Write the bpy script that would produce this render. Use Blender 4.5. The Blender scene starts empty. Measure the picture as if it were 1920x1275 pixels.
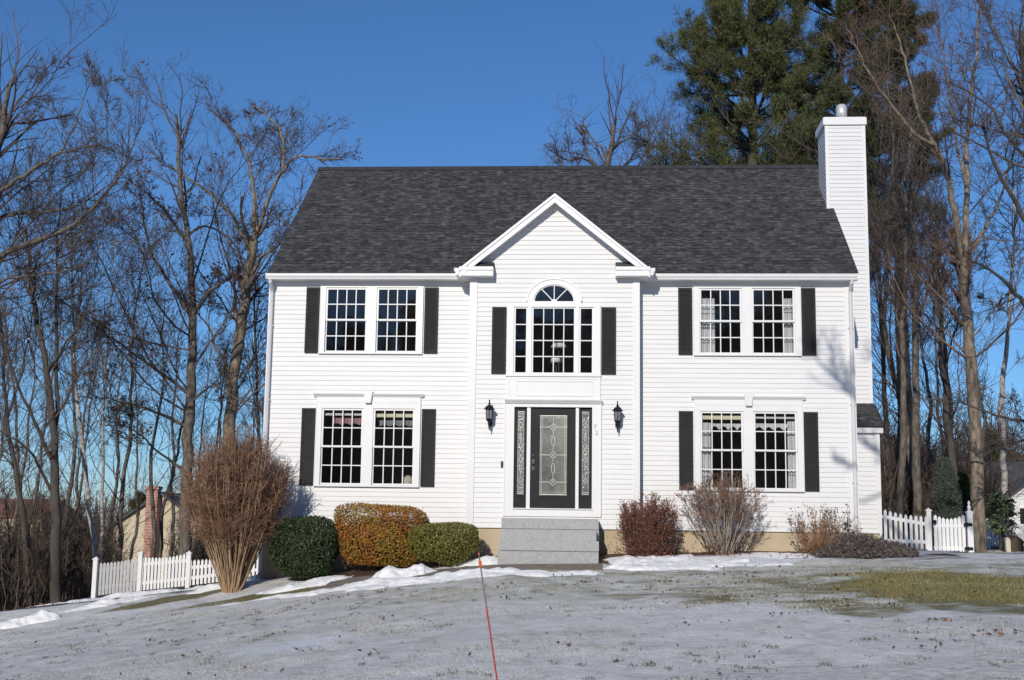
import bpy, math, random
import numpy as np
from mathutils import Vector, Matrix
random.seed(7)
RNG = np.random.default_rng(11)
sc = bpy.context.scene
COL = sc.collection
R = math.radians

# ------------------------------------------------------------------ camera
F_PX = 2387.02
CAM = np.array([0.82078, -26.55918, -0.08909])
PITCH, YAW, ROLL = 0.15, -0.06679, 0.01426
fw = np.array([math.sin(YAW) * math.cos(PITCH), math.cos(YAW) * math.cos(PITCH), math.sin(PITCH)])
r_ = np.array([math.cos(YAW), -math.sin(YAW), 0.0])
u_ = np.cross(r_, fw)
RT = r_ * math.cos(ROLL) + u_ * math.sin(ROLL)
UP = u_ * math.cos(ROLL) - r_ * math.sin(ROLL)
cd = bpy.data.cameras.new("camera")
cam = bpy.data.objects.new("camera", cd)
COL.objects.link(cam)
M = Matrix(((RT[0], UP[0], -fw[0], CAM[0]), (RT[1], UP[1], -fw[1], CAM[1]), (RT[2], UP[2], -fw[2], CAM[2]), (0, 0, 0, 1)))
cam.matrix_world = M
cd.sensor_width = 36
cd.lens = F_PX / 1920 * 36
cd.clip_start = 0.1
cd.clip_end = 3000
sc.camera = cam


def at(u, v, Y):
    """world point where the photo pixel (u,v) meets the plane y=Y"""
    d = fw + RT * ((u - 960) / F_PX) - UP * ((v - 637.5) / F_PX)
    t = (Y - CAM[1]) / d[1]
    return CAM + d * t


# ------------------------------------------------------------------ light
AZ, TEL = 10.8, 0.41
EL = math.degrees(math.atan(TEL * math.cos(R(AZ))))
S = Vector((-math.sin(R(AZ)) * math.cos(R(EL)), -math.cos(R(AZ)) * math.cos(R(EL)), math.sin(R(EL))))
w = bpy.data.worlds.new("World")
sc.world = w
w.use_nodes = True
nt = w.node_tree
sky = nt.nodes.new("ShaderNodeTexSky")
sky.sky_type = 'NISHITA'
sky.sun_disc = False
sky.sun_elevation = R(EL)
sky.sun_rotation = R(180 + AZ)
sky.altitude = 0
sky.air_density = 1.0
sky.dust_density = 0.0
sky.ozone_density = 9.0
bg = nt.nodes["Background"]
bg.inputs[1].default_value = 0.105
nt.links.new(sky.outputs[0], bg.inputs[0])
sl = bpy.data.lights.new("sun", 'SUN')
sl.energy = 3.4
sl.angle = R(0.53)
sl.color = (1.0, 0.93, 0.83)
so = bpy.data.objects.new("sun", sl)
so.rotation_euler = S.to_track_quat('Z', 'Y').to_euler()
so.location = (-10, -40, 30)
COL.objects.link(so)
sc.view_settings.view_transform = 'Standard'
sc.view_settings.look = 'None'
sc.view_settings.exposure = 0
sc.view_settings.gamma = 1


# ------------------------------------------------------------------ noise
def vnoise(x, y, scale, seed=0):
    rg = np.random.default_rng(seed)
    T = rg.random((256, 256))
    x = np.asarray(x, float) / scale + 1000.37
    y = np.asarray(y, float) / scale + 1000.71
    xi = np.floor(x).astype(int)
    yi = np.floor(y).astype(int)
    fx = x - xi
    fy = y - yi
    fx = fx * fx * (3 - 2 * fx)
    fy = fy * fy * (3 - 2 * fy)
    a = T[xi % 256, yi % 256]
    b = T[(xi + 1) % 256, yi % 256]
    c = T[xi % 256, (yi + 1) % 256]
    d = T[(xi + 1) % 256, (yi + 1) % 256]
    return (a * (1 - fx) + b * fx) * (1 - fy) + (c * (1 - fx) + d * fx) * fy - 0.5


def fbm(x, y, scale, seed=0, oct=4):
    r = 0
    for k in range(oct):
        r = r + vnoise(x, y, scale / 2 ** k, seed + k) / 1.8 ** k
    return r


def sstep(a, b, x):
    t = np.clip((x - a) / (b - a), 0, 1)
    return t * t * (3 - 2 * t)


# ------------------------------------------------------------------ terrain height
ZX = [-300, -60, -30, -20, -12, -9.2, -5.5, -4.5, -2.9, -1.1, 1, 2.5, 5.5, 8.5, 14, 40, 300]
ZZ = [-14, -6.5, -4.6, -3.5, -2.25, -1.88, -1.36, -1.22, -1.0, -.78, -.71, -.66, -.55, -.46, -.40, -.2, 0]
RX = [-300, -12, -4, 0, 4, 7, 12, 300]
RR = [.35, .32, .26, .2, .2, .1, .03, .03]
_gx = np.linspace(-300, 300, 2401)
_gz = np.interp(_gx, ZX, ZZ)
_k = np.ones(5) / 5
_gz = np.convolve(np.pad(_gz, 2, mode='edge'), _k, mode='valid')


def zt(x, y):
    x = np.asarray(x, float)
    y = np.asarray(y, float)
    z = np.interp(x, _gx, _gz) + np.interp(x, RX, RR) * sstep(-2.6, -0.2, y)
    z = z - 0.058 * np.clip(-2.0 - y, 0, 27)
    left = sstep(-3, -9, x)
    z = z - left * 0.02 * np.clip(y - 9, 0, 70) - (1 - left) * 0.004 * np.clip(y - 9, 0, 90)
    far = sstep(2, 14, y)
    z = z + fbm(x, y, 3.5, 3, 3) * (0.03 + 0.3 * far * sstep(60, 10, np.abs(x)))
    return z


def zt1(x, y):
    return float(zt(np.array([x]), np.array([y]))[0])


# ------------------------------------------------------------------ materials
def nodes_of(name):
    m = bpy.data.materials.new(name)
    m.use_nodes = True
    n = m.node_tree.nodes
    return m, n, m.node_tree.links, n["Principled BSDF"]


def ramp(n, stops):
    cr = n.new("ShaderNodeValToRGB")
    el = cr.color_ramp.elements
    while len(el) < len(stops):
        el.new(0.5)
    for e, (p, c) in zip(el, stops):
        e.position = p
        e.color = (*c, 1)
    return cr


def mat(name, c1, c2=None, scale=8, rough=.6, bump=0, bscale=40, metal=0, stretch=None, spec=.5, detail=5):
    m, n, L, p = nodes_of(name)
    c2 = c2 or tuple(x * .9 for x in c1)
    tc = n.new("ShaderNodeTexCoord")
    src = tc.outputs['Object']
    if stretch:
        mp = n.new("ShaderNodeMapping")
        mp.inputs['Scale'].default_value = stretch
        L.new(src, mp.inputs[0])
        src = mp.outputs[0]
    no = n.new("ShaderNodeTexNoise")
    no.inputs['Scale'].default_value = scale
    no.inputs['Detail'].default_value = detail
    L.new(src, no.inputs['Vector'])
    cr = ramp(n, [(.32, c1), (.68, c2)])
    L.new(no.outputs['Fac'], cr.inputs[0])
    L.new(cr.outputs[0], p.inputs['Base Color'])
    p.inputs['Roughness'].default_value = rough
    p.inputs['Metallic'].default_value = metal
    p.inputs['Specular IOR Level'].default_value = spec
    if bump:
        nb = n.new("ShaderNodeTexNoise")
        nb.inputs['Scale'].default_value = bscale
        nb.inputs['Detail'].default_value = 6
        L.new(src, nb.inputs['Vector'])
        b = n.new("ShaderNodeBump")
        b.inputs['Strength'].default_value = bump
        b.inputs['Distance'].default_value = .02
        L.new(nb.outputs['Fac'], b.inputs['Height'])
        L.new(b.outputs[0], p.inputs['Normal'])
    return m


def leaf_mat(name, cols, rough=.5, spec=.4, patch=None, pscale=3, trans=.0):
    """colour by leaf (random per island), optionally blended by a slow noise with a second palette"""
    m, n, L, p = nodes_of(name)
    g = n.new("ShaderNodeNewGeometry")
    k = len(cols)
    cr = ramp(n, [(i / max(1, k - 1), c) for i, c in enumerate(cols)])
    L.new(g.outputs['Random Per Island'], cr.inputs[0])
    out = cr.outputs[0]
    if patch:
        cr2 = ramp(n, [(i / max(1, len(patch) - 1), c) for i, c in enumerate(patch)])
        L.new(g.outputs['Random Per Island'], cr2.inputs[0])
        tc = n.new("ShaderNodeTexCoord")
        no = n.new("ShaderNodeTexNoise")
        no.inputs['Scale'].default_value = pscale
        no.inputs['Detail'].default_value = 3
        L.new(tc.outputs['Object'], no.inputs['Vector'])
        rr = ramp(n, [(.44, (0, 0, 0)), (.58, (1, 1, 1))])
        L.new(no.outputs['Fac'], rr.inputs[0])
        mx = n.new("ShaderNodeMix")
        mx.data_type = 'RGBA'
        L.new(rr.outputs[0], mx.inputs[0])
        L.new(out, mx.inputs[6])
        L.new(cr2.outputs[0], mx.inputs[7])
        out = mx.outputs[2]
    L.new(out, p.inputs['Base Color'])
    p.inputs['Roughness'].default_value = rough
    p.inputs['Specular IOR Level'].default_value = spec
    return m


def glass_mat(name, tint=(.92, .93, .94), rough=.02):
    m = bpy.data.materials.new(name)
    m.use_nodes = True
    n = m.node_tree.nodes
    L = m.node_tree.links
    n.clear()
    o = n.new("ShaderNodeOutputMaterial")
    t = n.new("ShaderNodeBsdfTransparent")
    t.inputs[0].default_value = (*tint, 1)
    g = n.new("ShaderNodeBsdfGlossy")
    g.inputs['Roughness'].default_value = rough
    f = n.new("ShaderNodeFresnel")
    f.inputs[0].default_value = 1.5
    tc = n.new("ShaderNodeTexCoord")
    no = n.new("ShaderNodeTexNoise")
    no.inputs['Scale'].default_value = 1.3
    L.new(tc.outputs['Object'], no.inputs['Vector'])
    b = n.new("ShaderNodeBump")
    b.inputs['Strength'].default_value = .12
    b.inputs['Distance'].default_value = .05
    L.new(no.outputs['Fac'], b.inputs['Height'])
    L.new(b.outputs[0], g.inputs['Normal'])
    mx = n.new("ShaderNodeMixShader")
    L.new(f.outputs[0], mx.inputs[0])
    L.new(t.outputs[0], mx.inputs[1])
    L.new(g.outputs[0], mx.inputs[2])
    L.new(mx.outputs[0], o.inputs[0])
    return m


def shingle_mat(name):
    m, n, L, p = nodes_of(name)
    uv = n.new("ShaderNodeUVMap")
    uv.uv_map = "uv"
    br = n.new("ShaderNodeTexBrick")
    br.inputs['Scale'].default_value = 1
    br.inputs['Brick Width'].default_value = .21
    br.inputs['Row Height'].default_value = .145
    br.inputs['Mortar Size'].default_value = .004
    br.offset = .37
    br.inputs['Color1'].default_value = (.042, .042, .044, 1)
    br.inputs['Color2'].default_value = (.088, .087, .089, 1)
    br.inputs['Mortar'].default_value = (.03, .03, .032, 1)
    L.new(uv.outputs[0], br.inputs['Vector'])
    mp = n.new("ShaderNodeMapping")
    mp.inputs['Scale'].default_value = (3.0, 6.0, 1)
    L.new(uv.outputs[0], mp.inputs[0])
    no = n.new("ShaderNodeTexNoise")
    no.inputs['Scale'].default_value = 2.2
    no.inputs['Detail'].default_value = 4
    L.new(mp.outputs[0], no.inputs['Vector'])
    cr = ramp(n, [(.36, (.6, .6, .6)), (.49, (.92, .92, .92)), (.58, (1.3, 1.3, 1.3)), (.68, (1.9, 1.89, 1.88))])
    L.new(no.outputs['Fac'], cr.inputs[0])
    mx = n.new("ShaderNodeMix")
    mx.data_type = 'RGBA'
    mx.blend_type = 'MULTIPLY'
    mx.inputs[0].default_value = 1
    L.new(br.outputs['Color'], mx.inputs[6])
    L.new(cr.outputs[0], mx.inputs[7])
    L.new(mx.outputs[2], p.inputs['Base Color'])
    p.inputs['Roughness'].default_value = .85
    p.inputs['Specular IOR Level'].default_value = .25
    nb = n.new("ShaderNodeTexNoise")
    nb.inputs['Scale'].default_value = 90
    L.new(uv.outputs[0], nb.inputs['Vector'])
    b = n.new("ShaderNodeBump")
    b.inputs['Strength'].default_value = .4
    b.inputs['Distance'].default_value = .01
    L.new(nb.outputs['Fac'], b.inputs['Height'])
    L.new(b.outputs[0], p.inputs['Normal'])
    return m


def brick_mat(name):
    m, n, L, p = nodes_of(name)
    tc = n.new("ShaderNodeTexCoord")
    mp = n.new("ShaderNodeMapping")
    mp.inputs['Rotation'].default_value = (R(90), 0, 0)
    L.new(tc.outputs['Object'], mp.inputs[0])
    br = n.new("ShaderNodeTexBrick")
    br.inputs['Scale'].default_value = 1
    br.inputs['Brick Width'].default_value = .5
    br.inputs['Row Height'].default_value = .2
    br.inputs['Mortar Size'].default_value = .02
    br.inputs['Color1'].default_value = (.30, .12, .08, 1)
    br.inputs['Color2'].default_value = (.42, .20, .14, 1)
    br.inputs['Mortar'].default_value = (.45, .38, .32, 1)
    L.new(mp.outputs[0], br.inputs['Vector'])
    L.new(br.outputs[0], p.inputs['Base Color'])
    p.inputs['Roughness'].default_value = .85
    return m


W_SIDE = mat("white_siding", (.69, .69, .69), (.73, .73, .73), 1.6, .5, .08, 60, stretch=(1, 1, 6))
W_TRIM = mat("white_trim", (.735, .735, .735), (.77, .77, .77), 2.5, .4)
W_GUTTER = mat("white_gutter", (.70, .70, .71), (.75, .75, .75), 3, .4)
W_DOWN = mat("downspout_white", (.60, .60, .61), (.67, .67, .68), 3, .45)
SHINGLE = shingle_mat("roof_shingle")
RIDGE = mat("ridge_shingle", (.03, .03, .033), (.055, .055, .058), 8, .85)
FOUND = mat("foundation_concrete", (.43, .345, .235), (.55, .455, .325), 1.8, .85, .3, 45, detail=9)
GRANITE = mat("granite", (.33, .335, .335), (.43, .43, .425), 22, .75, .3, 110, detail=10)
BLACKP = mat("black_shutter_paint", (.012, .012, .0145), (.018, .018, .021), 5, .6, spec=.25)
DOORP = mat("black_door_paint", (.009, .009, .011), (.014, .014, .016), 6, .5, spec=.2)
METALB = mat("black_metal", (.012, .012, .014), (.02, .02, .022), 20, .35, metal=.4)
STEEL = mat("steel_flue", (.62, .61, .60), (.8, .79, .78), 10, .5, metal=.45)
NICKEL = mat("nickel", (.35, .35, .36), (.45, .45, .45), 20, .3, metal=.8)
DARKMET = mat("dark_bronze", (.05, .05, .052), (.08, .08, .082), 20, .35, metal=.5)
GREYNUM = mat("number_grey", (.33, .33, .32), (.4, .4, .4), 20, .4, metal=.5)
PANE = glass_mat("window_glass")
ROOM = mat("room_wall", (.42, .40, .385), (.5, .48, .46), 2, .9)
CURT = mat("curtain_cloth", (.62, .62, .64), (.75, .75, .76), 6, .9, .2, 20)
CURT2 = mat("curtain_band", (.22, .22, .24), (.28, .28, .3), 6, .9)
CREAM = mat("shade_cream", (.72, .68, .48), (.78, .74, .55), 4, .8)
ROSE = mat("valance_rose", (.34, .17, .18), (.42, .26, .27), 9, .9)
LAMPSH = mat("lamp_shade_cloth", (.85, .84, .8), (.9, .89, .86), 10, .8)
FUZZ = mat("beige_fuzz", (.48, .42, .34), (.66, .62, .55), 18, .95, .6, 30)
OBSC = mat("bevelled_glass", (.10, .105, .10), (.30, .31, .275), 2.2, .16, .35, 30, spec=.8, stretch=(1, 1, .6))
OBSCD = mat("dark_bevelled_glass", (.09, .095, .095), (.2, .205, .2), 5, .2, .35, 30, spec=.8)
CAME = mat("lead_came", (.52, .52, .48), (.66, .66, .6), 20, .3, metal=.4)
LGLASS = mat("lantern_glass", (.16, .16, .165), (.26, .26, .27), 8, .15, spec=.8)
FENCEW = mat("white_fence_vinyl", (.74, .745, .75), (.79, .79, .79), 3, .5)
RED = mat("red_fibreglass", (.40, .03, .03), (.5, .06, .05), 10, .4)
GREYROD = mat("grey_fibreglass", (.16, .12, .12), (.22, .18, .18), 10, .4)
ORANGE = mat("orange_tape", (.7, .12, .03), (.75, .16, .04), 10, .5)
PAVER = mat("path_pavers", (.16, .13, .10), (.26, .22, .18), 6, .85, .4, 25)
SNOW = mat("snow", (.80, .80, .80), (.95, .945, .93), 9, .6, .9, 22, spec=.3, detail=8)
SLAB = mat("pale_concrete", (.42, .42, .45), (.5, .5, .53), 4, .8, .2, 30)
BARK = mat("grey_bark", (.06, .048, .04), (.19, .16, .13), 14, .9, .8, 24, stretch=(1, 1, .35))
BARKD = mat("dark_bark", (.045, .038, .032), (.095, .08, .066), 6, .9, .5, 18, stretch=(1, 1, .35))
BARKT = mat("tan_bark", (.11, .085, .06), (.30, .245, .185), 13, .9, .8, 22, stretch=(1, 1, .35))
TWIG = leaf_mat("twig", [(.06, .045, .04), (.15, .12, .105), (.09, .07, .062), (.19, .155, .135)], .85, .15)
TWIGB = mat("brown_twig", (.12, .072, .045), (.20, .125, .082), 3, .9)
TWIGR = leaf_mat("ruddy_twig", [(.08, .05, .038), (.20, .125, .09), (.12, .075, .055), (.24, .17, .13)], .85, .15)
BIRCH = mat("birch_bark", (.50, .47, .43), (.20, .17, .15), 7, .8, .3, 20, stretch=(1, 1, 2.2))
SHRUBT = mat("shrub_tan_stem", (.24, .155, .085), (.42, .29, .18), 6, .85, stretch=(1, 1, .3))
SHRUBTW = leaf_mat("shrub_brown_twig", [(.10, .055, .036), (.29, .165, .105), (.18, .095, .06), (.40, .26, .18), (.24, .13, .08)], .85, .15)
SHRUBO = leaf_mat("orange_dead_stem", [(.22, .10, .05), (.42, .25, .14), (.30, .16, .085), (.5, .36, .25)], .85, .15)
SHRUBG = mat("shrub_grey_stem", (.22, .185, .155), (.38, .33, .28), 5, .9, stretch=(1, 1, .4))
SHRUBGT = leaf_mat("shrub_ruddy_twig", [(.11, .06, .042), (.30, .19, .14), (.20, .105, .07), (.36, .28, .22)], .85, .15)
NEEDLE = leaf_mat("pine_needles", [(.035, .046, .016), (.11, .118, .04), (.065, .078, .026), (.19, .17, .065)], .55, .3)
NEEDLED = leaf_mat("dark_needles", [(.022, .033, .014), (.068, .08, .03), (.042, .055, .021), (.12, .12, .045)], .55, .3)
YEW = leaf_mat("dark_green_leaf", [(.012, .026, .010), (.03, .052, .018), (.02, .036, .012), (.065, .09, .032)], .6, .3)
AZAL = leaf_mat("orange_brown_leaf", [(.26, .10, .02), (.42, .18, .035), (.17, .06, .02), (.50, .25, .06)], .7, .12,
                patch=[(.20, .15, .022), (.32, .20, .035), (.28, .12, .025), (.34, .27, .06)], pscale=1.7)
BOX = leaf_mat("olive_leaf", [(.085, .088, .014), (.16, .15, .024), (.115, .11, .018), (.24, .21, .045)], .5, .35)
BARB = leaf_mat("dull_red_leaf", [(.13, .035, .022), (.24, .075, .045), (.09, .032, .024), (.30, .14, .09)], .6, .3)
HEATH = leaf_mat("dark_heather", [(.075, .066, .062), (.15, .13, .12), (.11, .09, .085), (.24, .19, .17)], .8, .2)
DRYLEAF = leaf_mat("dry_leaf", [(.05, .025, .012), (.20, .08, .025), (.09, .04, .02), (.30, .14, .05)], .8, .2)
DARKLEAF = leaf_mat("dark_wet_leaf", [(.02, .016, .014), (.055, .042, .034), (.12, .07, .045)], .7, .3)
OAKLEAF = leaf_mat("clinging_oak_leaf", [(.055, .03, .02), (.12, .06, .035), (.08, .045, .03)], .8, .2)
BLADE = leaf_mat("grass_blade", [(.11, .125, .035), (.24, .215, .08), (.15, .155, .05), (.32, .27, .13), (.2, .12, .06)], .7, .2)
TUFT = leaf_mat("dead_tuft", [(.05, .045, .025), (.13, .12, .07), (.09, .075, .045), (.2, .18, .12)], .8, .2)
FROSTB = leaf_mat("frosted_blade", [(.34, .345, .28), (.55, .55, .51), (.22, .215, .14), (.62, .61, .59), (.15, .14, .09), (.46, .455, .40)], .7, .2)
SPRUCE = leaf_mat("spruce_needles", [(.05, .065, .05), (.11, .13, .11), (.075, .09, .07)], .6, .3)
RHODO = leaf_mat("rhododendron_leaf", [(.04, .065, .03), (.12, .15, .08), (.07, .10, .045), (.22, .25, .16)], .4, .5)
BRUSHM = leaf_mat("brush_twigs", [(.06, .046, .037), (.14, .11, .088), (.085, .068, .056), (.20, .15, .12)], .95, .1)
TANWALL = mat("tan_wall", (.52, .43, .30), (.60, .50, .36), 2, .8)
WHITEH = mat("far_white_wall", (.72, .71, .66), (.8, .79, .75), 1, .7)
GREYH = mat("far_grey_wall", (.12, .12, .13), (.17, .17, .18), 1, .8)
FARROOF = mat("far_roof", (.05, .05, .058), (.085, .085, .095), 2, .9)
DARKGLASS = mat("far_window", (.02, .022, .026), (.035, .04, .045), 3, .1)
REDROOF = mat("far_red_roof", (.20, .075, .05), (.28, .11, .07), 1, .9)
BRICK = brick_mat("brick")
KENNEL = mat("brown_wood", (.055, .038, .02), (.085, .06, .032), 6, .8)
TANPOST = mat("pale_post", (.5, .46, .36), (.6, .55, .44), 6, .8)


# ------------------------------------------------------------------ object helpers
def tag(o, label=None, cat=None, group=None, kind=None):
    if label: o['label'] = label
    if cat: o['category'] = cat
    if group: o['group'] = group
    if kind: o['kind'] = kind
    return o


def empty(name, loc, label, cat, group=None, rz=0):
    o = bpy.data.objects.new(name, None)
    COL.objects.link(o)
    o.location = loc
    o.rotation_euler.z = rz
    o.empty_display_size = .3
    return tag(o, label, cat, group)


class MB:
    """collects geometry (world coordinates) and links it as ONE mesh object"""

    def __init__(s):
        s.v = []
        s.f = []
        s.uv = {}

    def face(s, pts, uv=None):
        i = len(s.v)
        s.v += [tuple(map(float, p)) for p in pts]
        s.f.append(tuple(range(i, i + len(pts))))
        if uv: s.uv[len(s.f) - 1] = uv

    def box(s, x0, x1, y0, y1, z0, z1):
        i = len(s.v)
        s.v += [(x, y, z) for z in (z0, z1) for y in (y0, y1) for x in (x0, x1)]
        s.f += [tuple(i + k for k in q) for q in ((0, 2, 3, 1), (4, 5, 7, 6), (0, 1, 5, 4), (2, 6, 7, 3), (0, 4, 6, 2), (1, 3, 7, 5))]

    def prism(s, poly, ax, a, b):
        """extrude a 2-D polygon along axis ax (0,1,2) from a to b; polygon in the two other axes in order"""
        n = len(poly)
        i = len(s.v)
        for t in (a, b):
            for p in poly:
                q = list(p)
                q.insert(ax, t)
                s.v.append(tuple(map(float, q)))
        s.f.append(tuple(range(i, i + n))[::-1])
        s.f.append(tuple(range(i + n, i + 2 * n)))
        for k in range(n):
            j = (k + 1) % n
            s.f.append((i + k, i + j, i + n + j, i + n + k))

    def tube(s, pts, rad, n=8, cap=True):
        pts = [Vector(p) for p in pts]
        if not hasattr(rad, '__len__'): rad = [rad] * len(pts)
        i0 = len(s.v)
        for k, p in enumerate(pts):
            t = (pts[min(k + 1, len(pts) - 1)] - pts[max(k - 1, 0)]).normalized()
            a = Vector((0, 0, 1)) if abs(t.z) < .9 else Vector((1, 0, 0))
            e1 = t.cross(a).normalized()
            e2 = t.cross(e1)
            for j in range(n):
                th = 2 * math.pi * j / n
                s.v.append(tuple(p + (e1 * math.cos(th) + e2 * math.sin(th)) * rad[k]))
        for k in range(len(pts) - 1):
            for j in range(n):
                a = i0 + k * n + j
                b = i0 + k * n + (j + 1) % n
                s.f.append((a, b, b + n, a + n))
        if cap:
            s.f.append(tuple(range(i0, i0 + n))[::-1])
            s.f.append(tuple(range(len(s.v) - n, len(s.v))))

    def lathe(s, prof, c, n=12, rot=0):
        i0 = len(s.v)
        for r, z in prof:
            for j in range(n):
                th = 2 * math.pi * j / n + rot
                s.v.append((c[0] + r * math.cos(th), c[1] + r * math.sin(th), c[2] + z))
        for k in range(len(prof) - 1):
            for j in range(n):
                a = i0 + k * n + j
                b = i0 + k * n + (j + 1) % n
                s.f.append((a, b, b + n, a + n))
        s.f.append(tuple(range(i0, i0 + n))[::-1])
        s.f.append(tuple(range(len(s.v) - n, len(s.v))))

    def build(s, name, m, parent=None, smooth=False):
        me = bpy.data.meshes.new(name)
        off = (0, 0, 0)
        o = bpy.data.objects.new(name, me)
        if parent is not None:
            off = world_loc(parent)
            o.parent = parent
        me.from_pydata([(a - off[0], b - off[1], c - off[2]) for a, b, c in s.v], [], s.f)
        me.materials.append(m)
        if s.uv:
            ul = me.uv_layers.new(name="uv")
            for pi, uvs in s.uv.items():
                p = me.polygons[pi]
                for li, q in zip(p.loop_indices, uvs):
                    ul.data[li].uv = q
        if smooth:
            me.polygons.foreach_set('use_smooth', [True] * len(me.polygons))
        me.update()
        COL.objects.link(o)
        return o


def world_loc(o):
    p = Vector((0, 0, 0))
    while o is not None:
        p = p + Vector(o.location)
        o = o.parent
    return p


def np_mesh(name, V, Q, m, parent=None, smooth=False):
    """V (n,3) world coordinates, Q (k,3|4) indices"""
    V = np.asarray(V, np.float32)
    Q = np.asarray(Q, np.int32)
    off = np.array(world_loc(parent)) if parent is not None else np.zeros(3)
    me = bpy.data.meshes.new(name)
    me.vertices.add(len(V))
    me.vertices.foreach_set('co', (V - off).astype(np.float32).ravel())
    k = Q.shape[1]
    me.loops.add(Q.size)
    me.loops.foreach_set('vertex_index', Q.ravel())
    me.polygons.add(len(Q))
    me.polygons.foreach_set('loop_start', np.arange(0, Q.size, k, dtype=np.int32))
    if smooth: me.polygons.foreach_set('use_smooth', np.ones(len(Q), bool))
    me.materials.append(m)
    me.update(calc_edges=True)
    o = bpy.data.objects.new(name, me)
    if parent is not None: o.parent = parent
    COL.objects.link(o)
    return o


# ------------------------------------------------------------------ HOUSE
house = empty("house", (0, 2, -.5), "white clapboard two-storey house with dark shingle roof, black shutters and a gabled entry bay", "house")
YB = -.4                      # face of the entry bay


def Bx(x): return .82078 + (x - .82078) * 1.0038


def Bz(z): return -.08909 + (z + .08909) * 1.0038


def siding(mb, s0f, s1f, z0, z1, holes, mp, e=.1016):
    z = z0
    while z < z1 - 1e-4:
        zb = min(z + e, z1)
        cuts = sorted({z, zb} | {q for h in holes for q in (h[2], h[3]) if z < q < zb})
        for a, b in zip(cuts[:-1], cuts[1:]):
            mid = (a + b) / 2
            hs = sorted((h[0], h[1]) for h in holes if h[2] < mid < h[3])
            segs = []
            lo = ('f', 0)
            cur = None
            for h0, h1 in hs:
                segs.append((cur, h0))
                cur = h1
            segs.append((cur, None))
            for l, r in segs:
                la, lb = (s0f(a), s0f(b)) if l is None else (l, l)
                ra, rb = (s1f(a), s1f(b)) if r is None else (r, r)
                if ra - la < .004: continue
                if rb < lb: lb = rb = (lb + rb) / 2
                da = .017 - .014 * (a - z) / e
                db = .017 - .014 * (b - z) / e
                mb.face([mp(la, da, a), mp(ra, da, a), mp(rb, db, b), mp(lb, db, b)])
                if a == z:
                    mb.face([mp(la, -.004, a), mp(ra, -.004, a), mp(ra, da, a), mp(la, da, a)])
        z = zb


GW = [(-4.92, -4.11), (-3.82, -3.02), (3.02, 3.82), (4.11, 4.92)]
ZU = (3.69, 5.01)
ZL = (.885, 2.415)
fr_holes = []
for a, b in GW:
    for z0, z1 in (ZU, ZL):
        fr_holes.append((a - .05, b + .05, z0 - .04, z1 + .04))
k_ = lambda c: (lambda z: c)
front = lambda Y: (lambda s, d, z: (s, Y - d, z))
mb = MB()
siding(mb, k_(-6.1), k_(-1.78), 0, 5.1, [h for h in fr_holes if h[0] < 0], front(0))
mb.build("wall", W_SIDE, house)
mb = MB()
siding(mb, k_(1.68), k_(6.0), 0, 5.1, [h for h in fr_holes if h[0] > 0], front(0))
mb.build("wall", W_SIDE, house)
# gable ends
MS = .8055
RZ0, RY0, RYR = 5.33, -.24, 4.27          # roof plane front edge and ridge
ridge_z = RZ0 + (RYR - RY0) * MS


def under(y): return RZ0 + (min(y, 2 * RYR - y) - RY0) * MS - .12


for X, sg in ((-6.13, -1), (6.14, 1)):
    mb = MB()
    sl_ = lambda z: 0.0 if z < under(0.0) else RY0 + (z + .12 - RZ0) / MS
    sr_ = lambda z: 2 * RYR if z < under(0.0) else 2 * RYR - (RY0 + (z + .12 - RZ0) / MS)
    siding(mb, sl_, sr_, 0, ridge_z - .2, [], (lambda X, sg: (lambda s, d, z: (X + sg * d, s, z)))(X, sg))
    mb.build("wall", W_SIDE, house)
mb = MB()
mb.box(-6.17, 6.14, 2 * RYR - .01, 2 * RYR + .01, 0, 5.2)
mb.build("wall", W_SIDE, house)
# entry bay
bxl, bxr = Bx(-1.795), Bx(1.695)
gcx = -.055
# openings of the bay
PG = [(Bx(-.85), Bx(-.63)), (Bx(-.48), Bx(.36)), (Bx(.50), Bx(.735))]
PZ = (Bz(3.18), Bz(4.52))
holes = [(Bx(-.9), Bx(.79), PZ[0] - .03, PZ[1] + .03)]
AC = (Bx(-.055), Bz(4.665))
for k in range(10):
    za, zb = k / 10 * .37, (k + 1) / 10 * .37
    hw = .46 * math.sqrt(max(0, 1 - (zb / .40) ** 2))
    if hw > .03: holes.append((AC[0] - hw, AC[0] + hw, AC[1] + za, AC[1] + zb))
holes.append((Bx(-.88), Bx(.77), Bz(.38), Bz(2.48)))
gz = lambda x: 6.945 - .16 - abs(x - gcx) * .81
mb = MB()
sl_ = lambda z: bxl + .06 if z < 5.2 else max(bxl + .55 * 0 + .06, gcx - (6.785 - z) / .81)
sr_ = lambda z: bxr - .06 if z < 5.2 else min(bxr - .06, gcx + (6.785 - z) / .81)
siding(mb, sl_, sr_, 0, 6.76, holes, front(YB))
mb.build("wall", W_SIDE, house)
for X, sg in ((bxl, -1), (bxr, 1)):
    mb = MB()
    siding(mb, k_(YB), k_(-.002), 0, 5.2, [], (lambda X, sg: (lambda s, d, z: (X + sg * (d - .018), s, z)))(X, sg))
    mb.build("wall", W_SIDE, house)


def board(name, *boxes, m=W_TRIM, parent=house):
    mb = MB()
    for b in boxes: mb.box(*b)
    return mb.build(name, m, parent)


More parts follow.
